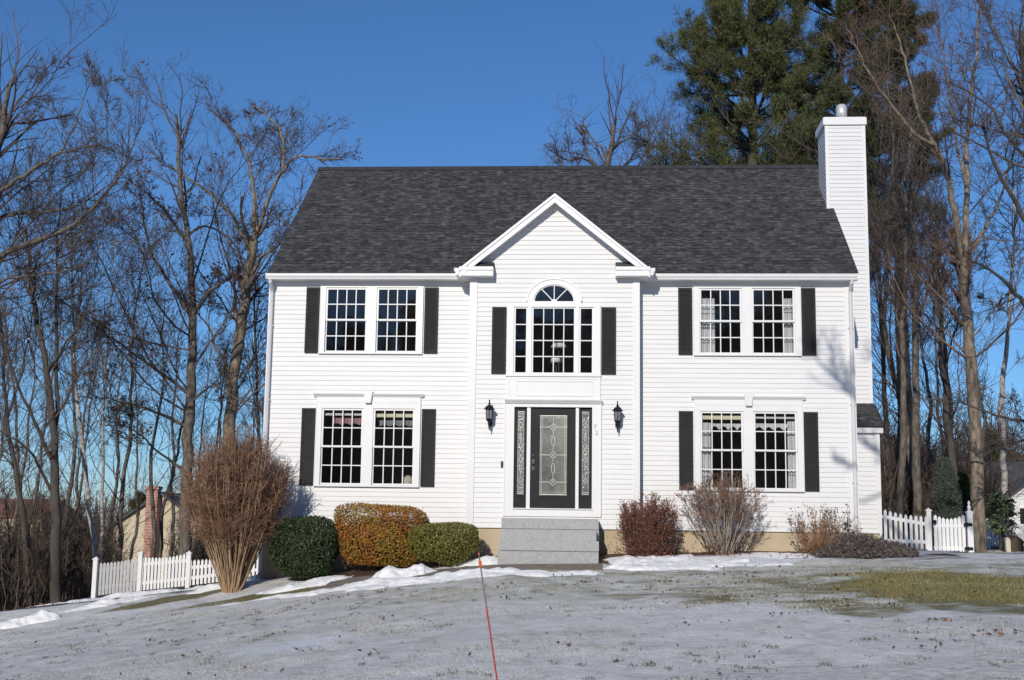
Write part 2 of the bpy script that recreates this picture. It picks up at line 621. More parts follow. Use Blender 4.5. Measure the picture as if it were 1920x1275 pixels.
# corner boards
board("corner_board", (-6.205, -6.08, -.032, .012, 0, 5.08), (-6.205, -6.172, .014, .13, 0, 5.08))
board("corner_board", (5.985, 6.172, -.032, .012, 0, 5.08), (6.142, 6.172, .014, .13, 0, 5.08))
board("corner_board", (bxl - .022, bxl + .135, YB - .032, YB + .004, 0, 5.2), (bxl - .022, bxl - .002, YB + .006, YB + .12, 0, 5.2))
board("corner_board", (bxr - .115, bxr + .022, YB - .032, YB + .004, 0, 5.2), (bxr + .002, bxr + .022, YB + .006, YB + .12, 0, 5.2))
# skirt strip under the siding + foundation
board("foundation", (-6.15, 6.12, .03, 2 * RYR - .03, -2.2, -.004), (bxl + .02, bxr - .02, YB + .03, .02, -1.4, -.004), m=FOUND)
# frieze + soffit + fascia
board("frieze_board", (-6.2, bxl - .024, -.024, .0, 5.09, 5.186))
board("frieze_board", (bxr + .024, 6.17, -.024, .0, 5.09, 5.186))
board("soffit", (-6.2, -1.9, -.219, .1, 5.187, 5.2))
board("soffit", (1.8, 6.2, -.219, .1, 5.187, 5.2))
board("fascia", (-6.2, -2.0, -.215, -.19, 5.201, 5.325))
board("fascia", (1.9, 6.2, -.215, -.19, 5.201, 5.325))


def kgutter_x(x0, x1, yb, zb_, zt_):
    """K-style gutter along X: back at yb, front overhangs"""
    mb = MB()
    d = .10
    prof = [(yb, zt_), (yb, zb_), (yb - d * .62, zb_), (yb - d * .72, zb_ + .035), (yb - d * .96, zb_ + .07), (yb - d * .96, zt_ - .018),
            (yb - d * 1.04, zt_ - .014), (yb - d * 1.04, zt_), (yb - d * .9, zt_), (yb - d * .9, zb_ + .07), (yb - d * .6, zb_ + .012), (yb - .01, zb_ + .012), (yb - .01, zt_)]
    mb.prism(prof, 0, x0, x1)
    mb.box(x0, x0 + .008, yb - d * .95, yb, zb_ + .004, zt_ - .004)
    mb.box(x1 - .008, x1, yb - d * .95, yb, zb_ + .004, zt_ - .004)
    return mb


g = kgutter_x(-6.22, -2.08, -.217, 5.185, 5.305).build("gutter", W_GUTTER, house)
g = kgutter_x(2.0, 6.215, -.217, 5.185, 5.305).build("gutter", W_GUTTER, house)
# main roof: courses as real steps
def roof_slope(mb, x0, x1, y0, z0, dy, slope, L, e=.145, thick=.007, back=False):
    n = int(math.ceil(L / e))
    c = 1 / math.sqrt(1 + slope * slope)
    for i in range(n):
        a = i * e
        b = min((i + 1) * e, L)
        pa = (y0 + dy * a * c, z0 + a * c * slope)
        pb = (y0 + dy * b * c, z0 + b * c * slope)
        up = thick
        A0 = (x0, pa[0] - dy * slope * c * up, pa[1] + c * up)
        A1 = (x1, A0[1], A0[2])
        B0 = (x0, pb[0], pb[1] + .001)
        B1 = (x1, B0[1], B0[2])
        mb.face([A0, A1, B1, B0], [(x0, a + .004), (x1, a + .004), (x1, b), (x0, b)])
        mb.face([(x0, pa[0], pa[1] - .002), (x1, pa[0], pa[1] - .002), A1, A0], [(x0, a), (x1, a), (x1, a + .003), (x0, a + .003)])


RXL, RXR = -6.2, 6.25
LS = math.hypot(RYR - RY0, ridge_z - RZ0)
mb = MB()
roof_slope(mb, RXL, RXR, RY0, RZ0, 1, MS, LS)
roof_slope(mb, RXL, RXR, 2 * RYR - RY0, RZ0, -1, MS, LS)
roof = mb.build("roof", SHINGLE, house)
mb = MB()
mb.prism([(RYR - .16, ridge_z - .105), (RYR, ridge_z + .03), (RYR + .16, ridge_z - .105), (RYR, ridge_z + .012)], 0, RXL - .01, RXR + .01)
mb.build("ridge_cap", RIDGE, roof)
# rake boards of the main gables
for x0, x1 in ((-6.178, -6.145), (6.143, 6.225)):
    mb = MB()
    mb.prism([(RY0, RZ0 - .012), (RYR, ridge_z - .012), (2 * RYR - RY0, RZ0 - .012), (2 * RYR - RY0, RZ0 - .2), (RYR, ridge_z - .2), (RY0, RZ0 - .17)], 0, x0, x1)
    mb.build("rake_board", W_TRIM, house)

# bay gable roof
GY = YB - .27
ap = 6.945
ex = 1.975
ez = ap - ex * .81
for sg in (-1, 1):
    mb = MB()
    c = 1 / math.hypot(1, .81)
    L = ex / c
    n = int(math.ceil(L / .145))
    for i in range(n):
        a = i * .145
        b = min(a + .145, L)
        xa, za = gcx + sg * (ex - a * c), ez + a * c * .81
        xb, zb = gcx + sg * (ex - b * c), ez + b * c * .81
        mb.face([(xa + sg * .006, GY - .02, za + .01), (xa + sg * .006, 2.0, za + .01), (xb, 2.0, zb), (xb, GY - .02, zb)], [(0, a), (2.6, a), (2.6, b), (0, b)])
        mb.face([(xa, GY - .02, za - .002), (xa, 2.0, za - .002), (xa + sg * .006, 2.0, za + .01), (xa + sg * .006, GY - .02, za + .01)], [(0, a), (2.6, a), (2.6, a), (0, a)])
    mb.build("gable_roof", SHINGLE, house)
    # rake board with crown strip
    mb = MB()
    for (dz0, dz1, y0, y1) in ((-.008, -.075, GY - .035, GY + .02), (-.077, -.2, GY - .012, GY + .02)):
        mb.prism([(gcx, ap + dz0), (gcx + sg * ex, ez + dz0), (gcx + sg * ex, ez + dz1), (gcx, ap + dz1)], 1, y0, y1)
    mb.build("rake_board", W_TRIM, house)
    mb = MB()
    mb.prism([(gcx, ap - .15), (gcx + sg * ex, ez - .15), (gcx + sg * ex, ez - .17), (gcx, ap - .17)], 1, GY + .022, .25)
    mb.build("soffit", W_TRIM, house)
    # eave return
    xi = gcx + sg * 1.27
    xo = gcx + sg * (ex + .005)
    a, b = sorted((xi, xo))
    mb = MB()
    mb.box(a, b, GY - .005, YB + .0, 5.185, 5.30)
    mb.box(a, b, GY - .028, YB + .0, 5.302, 5.375)
    bo, wo = sorted((xo, gcx + sg * (1.76)))
    mb.box(bo, wo, YB + .002, -.05, 5.185, 5.37)
    er = mb.build("eave_return", W_TRIM, house)
    mb = MB()
    a2, b2 = sorted((xi, gcx + sg * 1.9))
    mb.face([(a2, GY - .02, 5.38), (b2, GY - .02, 5.38), (b2, YB - .005, 5.53), (a2, YB - .005, 5.53)], [(a2, 0), (b2, 0), (b2, .3), (a2, .3)])
    mb.face([(xi, GY - .02, 5.38), (xi, YB - .005, 5.38), (xi, YB - .005, 5.53)], [(0, 0), (0, 0), (0, 0)])
    mb.build("return_roof", SHINGLE, er)
    # side gutter of the bay
    gx = gcx + sg * (ex + .01)
    mb = MB()
    prof = [(gx, 5.345), (gx, 5.19), (gx + sg * .06, 5.19), (gx + sg * .07, 5.265), (gx + sg * .1, 5.29), (gx + sg * .1, 5.345), (gx + sg * .088, 5.345), (gx + sg * .085, 5.3), (gx + sg * .05, 5.24), (gx + sg * .01, 5.24), (gx + sg * .01, 5.345)]
    mb.prism([(p[0], p[1]) for p in prof], 1, GY - .02, -.2)
    mb.prism([(gx, 5.343), (gx, 5.192), (gx + sg * .06, 5.192), (gx + sg * .07, 5.265), (gx + sg * .098, 5.29), (gx + sg * .098, 5.343)], 1, GY - .028, GY - .0205)
    mb.build("gutter", W_GUTTER, house)


# downspouts
def downspout(x, zb, sgn):
    mb = MB()
    mb.tube([(x, -.265, 5.19), (x, -.262, 5.13), (x, -.10, 4.99), (x, -.075, 4.9), (x, -.075, zb + .15), (x, -.09, zb + .08), (x, -.25, zb + .03)], .042, 8)
    for z in (4.2, 2.6, 1.0): mb.box(x - .055, x + .055, -.075, -.034, z, z + .03)
    return mb.build("downspout", W_DOWN, house)


downspout(6.10, -.40, 1)
downspout(-6.13, -1.1, -1)

# chimney chase
CHX0, CHX1, CHY0, CHY1 = 6.105, 6.985, 2.3, 3.25
chim = MB()
siding(chim, k_(CHX0), k_(CHX1), 2.88, 9.36, [], front(CHY0))
siding(chim, k_(CHY0), k_(CHY1), 6.6, 9.36, [], lambda s, d, z: (CHX0 - d, s, z))
siding(chim, k_(CHY0), k_(CHY1), 2.88, 9.36, [], lambda s, d, z: (CHX1 + d, s, z))
siding(chim, k_(CHX0), k_(CHX1), 2.88, 9.36, [], lambda s, d, z: (s, CHY1 + d, z))
chim.box(CHX0 + .05, CHX1 - .002, CHY0 + .002, CHY1 - .002, 2.86, 2.88)
chimney = chim.build("chimney", W_SIDE, house)
board("chimney_corner_board", (CHX0 - .02, CHX0 + .05, CHY0 - .03, CHY0 + .03, 7.35, 9.33), (CHX1 - .05, CHX1 + .02, CHY0 - .03, CHY0 + .03, 2.88, 9.33), parent=chimney)
board("chimney_cap", (CHX0 - .06, CHX1 + .05, CHY0 - .06, CHY1 + .06, 9.35, 9.52), (CHX0 - .03, CHX1 + .02, CHY0 - .03, CHY1 + .03, 9.52, 9.54), parent=chimney)
mb = MB()
mb.lathe([(.085, 0), (.085, .13), (.13, .135), (.13, .40), (.11, .405), (.11, .44), (.09, .45)], (6.57, 2.75, 9.54), 14)
mb.build("flue", STEEL, chimney, True)

# side wing at the right
SWX0, SWX1, SWY0, SWY1 = 6.19, 6.93, 1.5, 5.2
swing = MB()
siding(swing, k_(SWX0), k_(SWX1 - .06), .0, 2.16, [], front(SWY0))
siding(swing, k_(SWY0), k_(SWY1), .0, 2.16, [], lambda s, d, z: (SWX1 + d, s, z))
sw = swing.build("side_wing", W_SIDE, house)
board("corner_board", (SWX1 - .07, SWX1 + .025, SWY0 - .03, SWY0 + .03, 0, 2.15), parent=sw)
board("eave_trim", (SWX0, SWX1 + .09, SWY0 - .10, SWY0 + .0, 2.15, 2.27), (SWX1 + .03, SWX1 + .09, SWY0 + .002, SWY1, 2.15, 2.27), parent=sw)
mb = MB()
for i in range(6):
    t0, t1 = i / 6, (i + 1) / 6
    P = lambda t: (SWY0 - .14 + t * .93, 2.275 + t * .60)
    y0, z0 = P(t0)
    y1, z1 = P(t1)
    mb.face([(SWX0 - .0, y0, z0 + .012), (SWX1 + .13, y0, z0 + .012), (SWX1 + .13, y1, z1), (SWX0 - .0, y1, z1)], [(0, t0), (1, t0), (1, t1), (0, t1)])
    mb.face([(SWX0 - .0, y0, z0 - .002), (SWX1 + .13, y0, z0 - .002), (SWX1 + .13, y0, z0 + .012), (SWX0, y0, z0 + .012)], [(0, t0), (1, t0), (1, t0), (0, t0)])
mb.face([(SWX0, SWY0 + .79, 2.875), (SWX1 + .13, SWY0 + .79, 2.875), (SWX1 + .13, SWY1, 2.9), (SWX0, SWY1, 2.9)], [(0, 0), (1, 0), (1, 3), (0, 3)])
mb.face([(SWX1 + .13, SWY0 - .14, 2.27), (SWX1 + .13, SWY1, 2.27), (SWX1 + .13, SWY1, 2.9), (SWX1 + .13, SWY0 + .79, 2.873)], [(0, 0), (3, 0), (3, .6), (1, .6)])
mb.build("roof", SHINGLE, sw)
board("foundation", (SWX0, SWX1 - .02, SWY0 + .03, SWY1, -1.2, -.004), m=FOUND, parent=sw)
mb = MB()
mb.tube([(6.30, 1.455, .95), (6.30, 1.455, 1.45)], .012, 6)
mb.tube([(6.30, 1.455, .72), (6.30, 1.455, .05)], .012, 6)
mb.box(6.29, 6.36, 1.40, 1.482, 1.0, 1.22)
mb.build("meter_box", NICKEL, sw)


# ---------------------------------------------------------------- windows
def ring(mb, x0, x1, z0, z1, wd, y0, y1):
    mb.box(x0, x1, y0, y1, z1 - wd, z1)
    mb.box(x0, x1, y0, y1, z0, z0 + wd)
    mb.box(x0, x0 + wd, y0, y1, z0 + wd, z1 - wd)
    mb.box(x1 - wd, x1, y0, y1, z0 + wd, z1 - wd)


def sash(parent, x0, x1, z0, z1, Y, cols, rows, frame=.04, mt=.021):
    """glass opening x0..x1,z0..z1; frame around it, muntins across it"""
    mb = MB()
    ring(mb, x0 - frame, x1 + frame, z0 - frame, z1 + frame, frame, Y - .02, Y + .02)
    s = mb.build("sash", W_TRIM, parent)
    mb = MB()
    for k in range(1, cols):
        x = x0 + (x1 - x0) * k / cols
        mb.box(x - mt / 2, x + mt / 2, Y - .010, Y + .006, z0, z1)
    zs = [z0 + (z1 - z0) * k / rows for k in range(rows + 1)]
    xs = [x0 + (x1 - x0) * k / cols for k in range(cols + 1)]
    for z in zs[1:-1]:
        for a, b in zip(xs[:-1], xs[1:]):
            mb.box(a + (mt / 2 if a != x0 else 0), b - (mt / 2 if b != x1 else 0), Y - .012, Y + .006, z - mt / 2, z + mt / 2)
    if cols > 1 or rows > 1: mb.build("muntins", W_TRIM, parent)
    mb = MB()
    mb.box(x0, x1, Y + .010, Y + .014, z0, z1)
    mb.build("pane", PANE, parent)


def twin_window(xs, z, head):
    (a0, a1), (b0, b1) = xs
    z0, z1 = z
    cx0, cx1 = a0 - .15, b1 + .15
    ztop = z1 + (.07 if not head else .16)
    Yc = -.05
    mb = MB()
    mb.box(cx0, a0 - .04, Yc, .03, z0 - .045, z1 + .04)
    mb.box(b1 + .04, cx1, Yc, .03, z0 - .045, z1 + .04)
    mb.box(a1 + .04, b0 - .04, Yc, .03, z0 - .045, z1 + .04)
    mb.box(cx0, cx1, Yc, .03, z1 + .04, ztop)
    mb.box(cx0 - .012, cx1 + .012, Yc - .025, .03, z0 - .075, z0 - .047)
    # slim back-band round the outside
    mb.box(cx0 - .012, cx0 - .001, Yc - .012, .01, z0 - .046, ztop)
    mb.box(cx1 + .001, cx1 + .012, Yc - .012, .01, z0 - .046, ztop)
    wdw = mb.build("window", W_TRIM, house)
    zm = (z0 + z1) / 2
    for (x0, x1) in xs:
        sash(wdw, x0, x1, zm + .022, z1, -.005, 4, 2, .038)
        sash(wdw, x0 - .012, x1 + .012, z0, zm - .022, .028, 4, 2, .036)
    if head:
        hz = ztop
        c = (cx0 + cx1) / 2
        mb = MB()
        mb.box(cx0 - .01, cx1 + .01, -.055, .01, hz + .002, hz + .12)
        mb.prism([(.01, hz + .122), (-.065, hz + .122), (-.075, hz + .14), (-.105, hz + .165), (-.115, hz + .19), (.01, hz + .19)], 0, cx0 - .07, cx1 + .07)
        h = mb.build("window_head", W_TRIM, house)
        mb = MB()
        mb.prism([(c - .062, hz - .01), (c + .062, hz - .01), (c + .092, hz + .235), (c - .092, hz + .235)], 1, -.135, .01)
        mb.build("keystone", W_TRIM, h)
    return wdw


twin_window(GW[:2], ZU, False)
twin_window(GW[2:], ZU, False)
twin_window(GW[:2], ZL, True)
twin_window(GW[2:], ZL, True)


def shutter(x0, x1, z0, z1, Y):
    mb = MB()
    y0, y1 = Y - .055, Y - .02
    sw_ = .045
    mb.box(x0, x0 + sw_, y0, y1, z0, z1)
    mb.box(x1 - sw_, x1, y0, y1, z0, z1)
    zm = (z0 + z1) / 2
    for a, b in ((z0, z0 + .06), (z1 - .05, z1)):
        mb.box(x0 + sw_, x1 - sw_, y0 + .002, y1, a, b)
    mb.box(x0 + sw_, x1 - sw_, y1 - .006, y1 - .001, z0 + .06, z1 - .05)
    for a, b in ((z0 + .06, z1 - .05),):
        n = int((b - a) / .038)
        for k in range(n):
            z = a + (b - a) * (k + .5) / n
            mb.prism([(y0 + .012, z - .017), (y0 + .015, z - .020), (y1 - .008, z + .016), (y1 - .011, z + .02)], 0, x0 + sw_, x1 - sw_)
    mb.build("shutter", BLACKP, house)


for z0, z1 in ((3.637, 5.055), (.831, 2.452)):
    for x0, x1 in ((-5.385, -5.095), (-2.828, -2.538), (2.538, 2.828), (5.095, 5.385)):
        shutter(x0, x1, z0, z1, 0)
shutter(Bx(-1.34), Bx(-1.045), Bz(3.15), Bz(4.54), YB)
shutter(Bx(.925), Bx(1.225), Bz(3.15), Bz(4.54), YB)

# arched window above the door
AWX0, AWX1 = Bx(-1.025), Bx(.91)
Yc = YB - .05
mb = MB()
zt_, zb_ = Bz(4.60), Bz(3.10)
edges = [AWX0, PG[0][0] - .035, PG[0][1] + .035, PG[1][0] - .035, PG[1][1] + .035, PG[2][0] - .035, PG[2][1] + .035, AWX1]
for a, b in zip(edges[0::2], edges[1::2]):
    mb.box(a, b, Yc, YB + .03, PZ[0] - .03, PZ[1] + .03)
mb.box(AWX0, AWX1, Yc, YB + .03, PZ[1] + .031, zt_)
mb.box(AWX0 - .01, AWX1 + .01, Yc - .03, YB + .03, zb_ - .005, PZ[0] - .031)
# ledge under the arch
mb.box(AC[0] - .56, AC[0] + .56, Yc + .004, YB + .03, zt_ + .001, AC[1] + .005)
aw = mb.build("arched_window", W_TRIM, house)
for (x0, x1), cl in zip(PG, (1, 4, 1)):
    sash(aw, x0, x1, PZ[0], PZ[1], YB - .0, cl, 4, .034, .02)
# arch trim
def ell(a, b, n=28): return [(AC[0] + a * math.cos(math.pi * k / n), AC[1] + .006 + b * math.sin(math.pi * k / n)) for k in range(n + 1)]
mb = MB()
def arch_band(o, i, y0, y1):
    for k in range(len(o) - 1):
        mb.prism([o[k], o[k + 1], i[k + 1], i[k]], 1, y0, y1)
arch_band(ell(.585, .495), ell(.425, .355), YB - .045, YB + .02)
arch_band(ell(.585, .495), ell(.55, .462), YB - .062, YB - .046)
arch_band(ell(.425, .355), ell(.405, .335), YB - .02, YB + .02)
mb.build("arch_trim", W_TRIM, aw)
mb = MB()
for th in (45, 90, 135):
    c_, s_ = math.cos(R(th)), math.sin(R(th))
    p0 = (AC[0] + .05 * c_, AC[1] + .03)
    rr = 1 / math.sqrt((c_ / .41) ** 2 + (s_ / .34) ** 2)
    p1 = (AC[0] + rr * c_, AC[1] + .006 + rr * s_)
    nx, nz = -s_ * .009, c_ * .009
    mb.prism([(p0[0] + nx, p0[1] + nz), (p1[0] + nx, p1[1] + nz), (p1[0] - nx, p1[1] - nz), (p0[0] - nx, p0[1] - nz)], 1, YB - .014, YB + .004)
mb.prism([(AC[0] + .06 * math.cos(math.pi * k / 8), AC[1] + .006 + .05 * math.sin(math.pi * k / 8)) for k in range(9)], 1, YB - .016, YB + .005)
mb.build("muntins", W_TRIM, aw)
mb = MB()
mb.prism(ell(.41, .34), 1, YB + .010, YB + .014)
mb.build("pane", PANE, aw)

# panel between window and door
px0, px1 = Bx(-1.01), Bx(.915)
pz0, pz1 = Bz(2.60), zb_ - .006
mb = MB()
mb.box(px0, px1, YB - .04, YB + .02, pz0, pz1)
ring(mb, Bx(-.83), Bx(.75), Bz(2.69), Bz(3.01), .022, YB - .055, YB - .041)
ring(mb, px0 + .0, px1 - .0, pz0 + .0, pz1 - .002, .05, YB - .05, YB - .0405)
mb.build("panel", W_TRIM, house)
mb = MB()
h0 = Bz(2.535)
mb.prism([(YB, h0), (YB - .07, h0), (YB - .085, h0 + .02), (YB - .12, h0 + .055), (YB - .13, h0 + .075), (YB, pz0 - .001)], 0, Bx(-1.045), Bx(.955))
mb.build("door_hood", W_TRIM, house)
# door surround
mb = MB()
dz1 = Bz(2.465)
dz0 = Bz(.405)
mb.box(Bx(-1.055), Bx(-.85), YB - .045, YB + .10, Bz(.24), h0)
mb.box(Bx(.745), Bx(.935), YB - .045, YB + .10, Bz(.24), h0)
mb.box(Bx(-.849), Bx(.744), YB - .044, YB + .10, dz1, h0 - .001)
mb.box(Bx(-.849), Bx(.744), YB - .042, YB + .10, Bz(.24), dz0 - .02)
mb.box(Bx(-.86), Bx(.755), YB - .075, YB + .10, dz0 - .02, dz0)
mb.box(Bx(-.59), Bx(-.515), YB - .01, YB + .09, dz0, dz1 - .0005)
mb.box(Bx(.41), Bx(.475), YB - .01, YB + .09, dz0, dz1 - .0005)
mb.box(Bx(-1.055), Bx(-1.03), YB - .058, YB - .046, Bz(.24), h0)
mb.box(Bx(.91), Bx(.935), YB - .058, YB - .046, Bz(.24), h0)
mb.build("door_surround", W_TRIM, house)
# door leaf
Yd = YB + .03
dx0, dx1 = Bx(-.515), Bx(.41)
gx0, gx1, gz0, gz1 = Bx(-.33), Bx(.235), Bz(.665), Bz(2.315)


def leaf(name, x0, x1, g0, g1, q0, q1, glass, part):
    mb = MB()
    mb.box(x0, g0, Yd, Yd + .045, dz0, dz1)
    mb.box(g1, x1, Yd, Yd + .045, dz0, dz1)
    mb.box(g0, g1, Yd, Yd + .045, dz0, q0)
    mb.box(g0, g1, Yd, Yd + .045, q1, dz1)
    ring(mb, g0 - .035, g1 + .035, q0 - .035, q1 + .035, .034, Yd - .014, Yd - .0005)
    d = mb.build(name, DOORP, house)
    mb = MB()
    mb.box(g0, g1, Yd + .018, Yd + .024, q0, q1)
    mb.build("glass", glass, d)
    return d


door = leaf("front_door", dx0 + .003, dx1 - .003, gx0, gx1, gz0, gz1, OBSC, 0)


def bar(mb, p, q, t=.007, y=None):
    y = Yd if y is None else y
    dx, dz = q[0] - p[0], q[1] - p[1]
    L = math.hypot(dx, dz)
    nx, nz = -dz / L * t / 2, dx / L * t / 2
    mb.prism([(p[0] + nx, p[1] + nz), (q[0] + nx, q[1] + nz), (q[0] - nx, q[1] - nz), (p[0] - nx, p[1] - nz)], 1, y + .010, y + .0175)


mb = MB()
gc = (gx0 + gx1) / 2
H = gz1 - gz0
for e in (.02, .05):
    bar(mb, (gx0 + e, gz0), (gx0 + e, gz1), .006 if e > .03 else .008)
    bar(mb, (gx1 - e, gz0), (gx1 - e, gz1), .006 if e > .03 else .008)
bar(mb, (gx0, gz0 + .022), (gx1, gz0 + .022), .02)
bar(mb, (gx0, gz1 - .022), (gx1, gz1 - .022), .02)
bar(mb, (gx0, gz0 + .07), (gx1, gz0 + .07), .006)
bar(mb, (gx0, gz1 - .07), (gx1, gz1 - .07), .006)
for fz in (.165, .50, .845):
    z = gz0 + H * fz
    bar(mb, (gx0, z), (gc - .07, z), .012)
    bar(mb, (gc + .07, z), (gx1, z), .012)
    d = [(gc - .075, z), (gc, z + .075), (gc + .075, z), (gc, z - .075)]
    for a, b in zip(d, d[1:] + d[:1]): bar(mb, a, b, .01)
    bar(mb, (gc - .037, z + .037), (gc + .037, z - .037), .008)
    bar(mb, (gc - .037, z - .037), (gc + .037, z + .037), .008)
for fz, hh in ((.67, .10), (.335, .11)):
    z = gz0 + H * fz
    for k in range(10):
        a0, a1 = 2 * math.pi * k / 10, 2 * math.pi * (k + 1) / 10
        bar(mb, (gc + .034 * math.sin(a0), z + hh * math.cos(a0)), (gc + .034 * math.sin(a1), z + hh * math.cos(a1)), .009)
for a, b in ((.165, .27), (.42, .46), (.55, .6), (.74, .8), (.9, .955)):
    bar(mb, (gc, gz0 + H * a), (gc, gz0 + H * b), .008)
mb.build("lead_came", CAME, door)
mb = MB()
mb.lathe([(.006, 0), (.03, .002), (.03, .010), (.012, .014), (.012, .03), (.02, .035), (.028, .05), (.02, .066), (.006, .07)], (0, 0, 0), 12)
hv = [(Bx(-.455) + x, Yd - z, Bz(1.30) + y) for x, y, z in mb.v]
mb.v = hv
mb.box(Bx(-.455) - .028, Bx(-.455) + .028, Yd - .008, Yd - .001, Bz(1.18), Bz(1.40))
mb.build("handle", DARKMET, door)
mb = MB()
mb.lathe([(.028, 0), (.028, .02), (.015, .024)], (0, 0, 0), 12)
mb.v = [(Bx(-.455) + x, Yd - z, Bz(1.47) + y) for x, y, z in mb.v]
mb.build("deadbolt", DARKMET, door)
for x0, x1, g0, g1 in ((Bx(-.849), Bx(-.591), Bx(-.785), Bx(-.645)), (Bx(.476), Bx(.744), Bx(.535), Bx(.685))):
    sd = leaf("sidelight", x0, x1, g0, g1, Bz(.68), Bz(2.395), OBSCD, 1)
    mb = MB()
    q0, q1 = Bz(.68), Bz(2.395)
    c = (g0 + g1) / 2
    for z in (q0 + .02, q0 + .055, q1 - .02, q1 - .055): bar(mb, (g0, z), (g1, z), .014 if z in (q0 + .02, q1 - .02) else .008)
    bar(mb, (g0 + .012, q0), (g0 + .012, q1), .005)
    bar(mb, (g1 - .012, q0), (g1 - .012, q1), .005)
    Hh = q1 - q0
    for fz, hh in ((.17, .055), (.5, .075), (.83, .055), (.42, .06), (.58, .06)):
        z = q0 + Hh * fz
        d = [(c - .045, z), (c, z + hh), (c + .045, z), (c, z - hh)]
        for a, b in zip(d, d[1:] + d[:1]): bar(mb, a, b, .008)
    for fz in (.33, .67):
        z = q0 + Hh * fz
        for k in range(8):
            a0, a1 = 2 * math.pi * k / 8, 2 * math.pi * (k + 1) / 8
            bar(mb, (c + .02 * math.sin(a0), z + .075 * math.cos(a0)), (c + .02 * math.sin(a1), z + .075 * math.cos(a1)), .007)
    bar(mb, (c, q0 + Hh * .2), (c, q0 + Hh * .28), .006)
    bar(mb, (c, q0 + Hh * .72), (c, q0 + Hh * .8), .006)
    mb.build("lead_came", CAME, sd)
# doorbell
mb = MB()
bx_, bz_ = Bx(-1.09), Bz(1.285)
mb.box(bx_ - .022, bx_ + .022, YB - .04, YB - .016, bz_ - .065, bz_ + .065)
mb.box(bx_ - .013, bx_ + .013, YB - .046, YB - .0405, bz_ - .02, bz_ + .015)
mb.build("doorbell", METALB, house)
# house number
for ch, (u, v) in (("7", (1115.5, 800.5)), ("2", (1118.5, 811.5))):
    cu = bpy.data.curves.new("number", 'FONT')
    cu.body = ch
    cu.size = .13
    cu.extrude = .006
    cu.align_x = 'CENTER'
    cu.align_y = 'CENTER'
    to = bpy.data.objects.new("tmp", cu)
    COL.objects.link(to)
    dg = bpy.context.evaluated_depsgraph_get()
    me = bpy.data.meshes.new_from_object(to.evaluated_get(dg))
    bpy.data.objects.remove(to)
    p = at(u, v, YB - .052)
    me.transform(Matrix.Translation((p[0], YB - .053, p[2])) @ Matrix.Rotation(R(90), 4, 'X'))
    me.transform(Matrix.Translation(-world_loc(house)))
    me.materials.clear()
    me.materials.append(GREYNUM)
    o = bpy.data.objects.new("house_number", me)
    o.parent = house
    COL.objects.link(o)

# interior: floors, ceiling, back wall, partitions
mb = MB()
for z0, z1 in ((-.05, .1), (2.60, 2.85), (5.158, 5.17)):
    mb.box(-6.14, 6.10, .06, 5.0, z0, z1)
mb.box(bxl + .03, bxr - .03, YB + .14, .058, .1 - .15, .1)
mb.box(bxl + .03, bxr - .03, YB + .06, .058, 2.62, 2.83)
for z0, z1 in ((.1, 2.6), (2.85, 5.158)):
    mb.box(-6.14, 6.10, 4.4, 4.45, z0, z1)
    for x in (-6.15, -1.72, 1.6, 6.08): mb.box(x, x + .04, .062, 4.4, z0, z1)
mb.build("interior_wall", ROOM, house)

# ---------------------------------------------------------------- wall lanterns
def lantern(u, v_top, label):
    p = at(u, v_top, YB - .22)
    x, zc = p[0], p[2]
    root = empty("wall_lantern", (x, YB - .02, zc - .42), label, "wall lantern", "black lanterns beside the front door")
    c = (x, YB - .22, zc - .42)
    mb = MB()
    mb.lathe([(.008, .42), (.018, .40), (.01, .37), (.016, .355), (.03, .335), (.02, .32), (.035, .305), (.085, .27), (.10, .245), (.125, .225), (.125, .215), (.07, .21)], c, 6, R(30))
    mb.build("lantern_roof", METALB, root)
    mb = MB()
    mb.lathe([(.075, .205), (.062, .02)], c, 6, R(30))
    mb.build("lantern_glass", LGLASS, root)
    mb = MB()
    for j in range(6):
        th = 2 * math.pi * j / 6 + R(30)
        mb.tube([(c[0] + .079 * math.cos(th), c[1] + .079 * math.sin(th), c[2] + .21), (c[0] + .066 * math.cos(th), c[1] + .066 * math.sin(th), c[2] + .01)], .007, 5)
    mb.lathe([(.03, -.045), (.05, -.03), (.07, .0), (.074, .018), (.062, .025)], c, 6, R(30))
    mb.build("lantern_cage", METALB, root)
    mb = MB()
    mb.tube([(c[0], c[1], c[2] - .04), (c[0], c[1] + .01, c[2] - .10), (c[0], c[1] + .07, c[2] - .15), (c[0], c[1] + .15, c[2] - .12), (c[0], YB - .03, c[2] - .02)], [.022, .022, .02, .018, .018], 8)
    mb.lathe([(.006, -.21), (.016, -.19), (.006, -.17), (.02, -.14), (.02, -.10)], (c[0], c[1] + .03, c[2]), 8)
    mb.prism([(c[0] - .045, c[2] - .09), (c[0], c[2] - .13), (c[0] + .045, c[2] - .09), (c[0] + .045, c[2] + .09), (c[0], c[2] + .13), (c[0] - .045, c[2] + .09)], 1, YB - .04, YB - .012)
    mb.build("wall_bracket", METALB, root)


lantern(918, 749, "black wall lantern on the siding between doorbell and left bay corner")
lantern(1158, 752, "black wall lantern right of the door, past the house number")

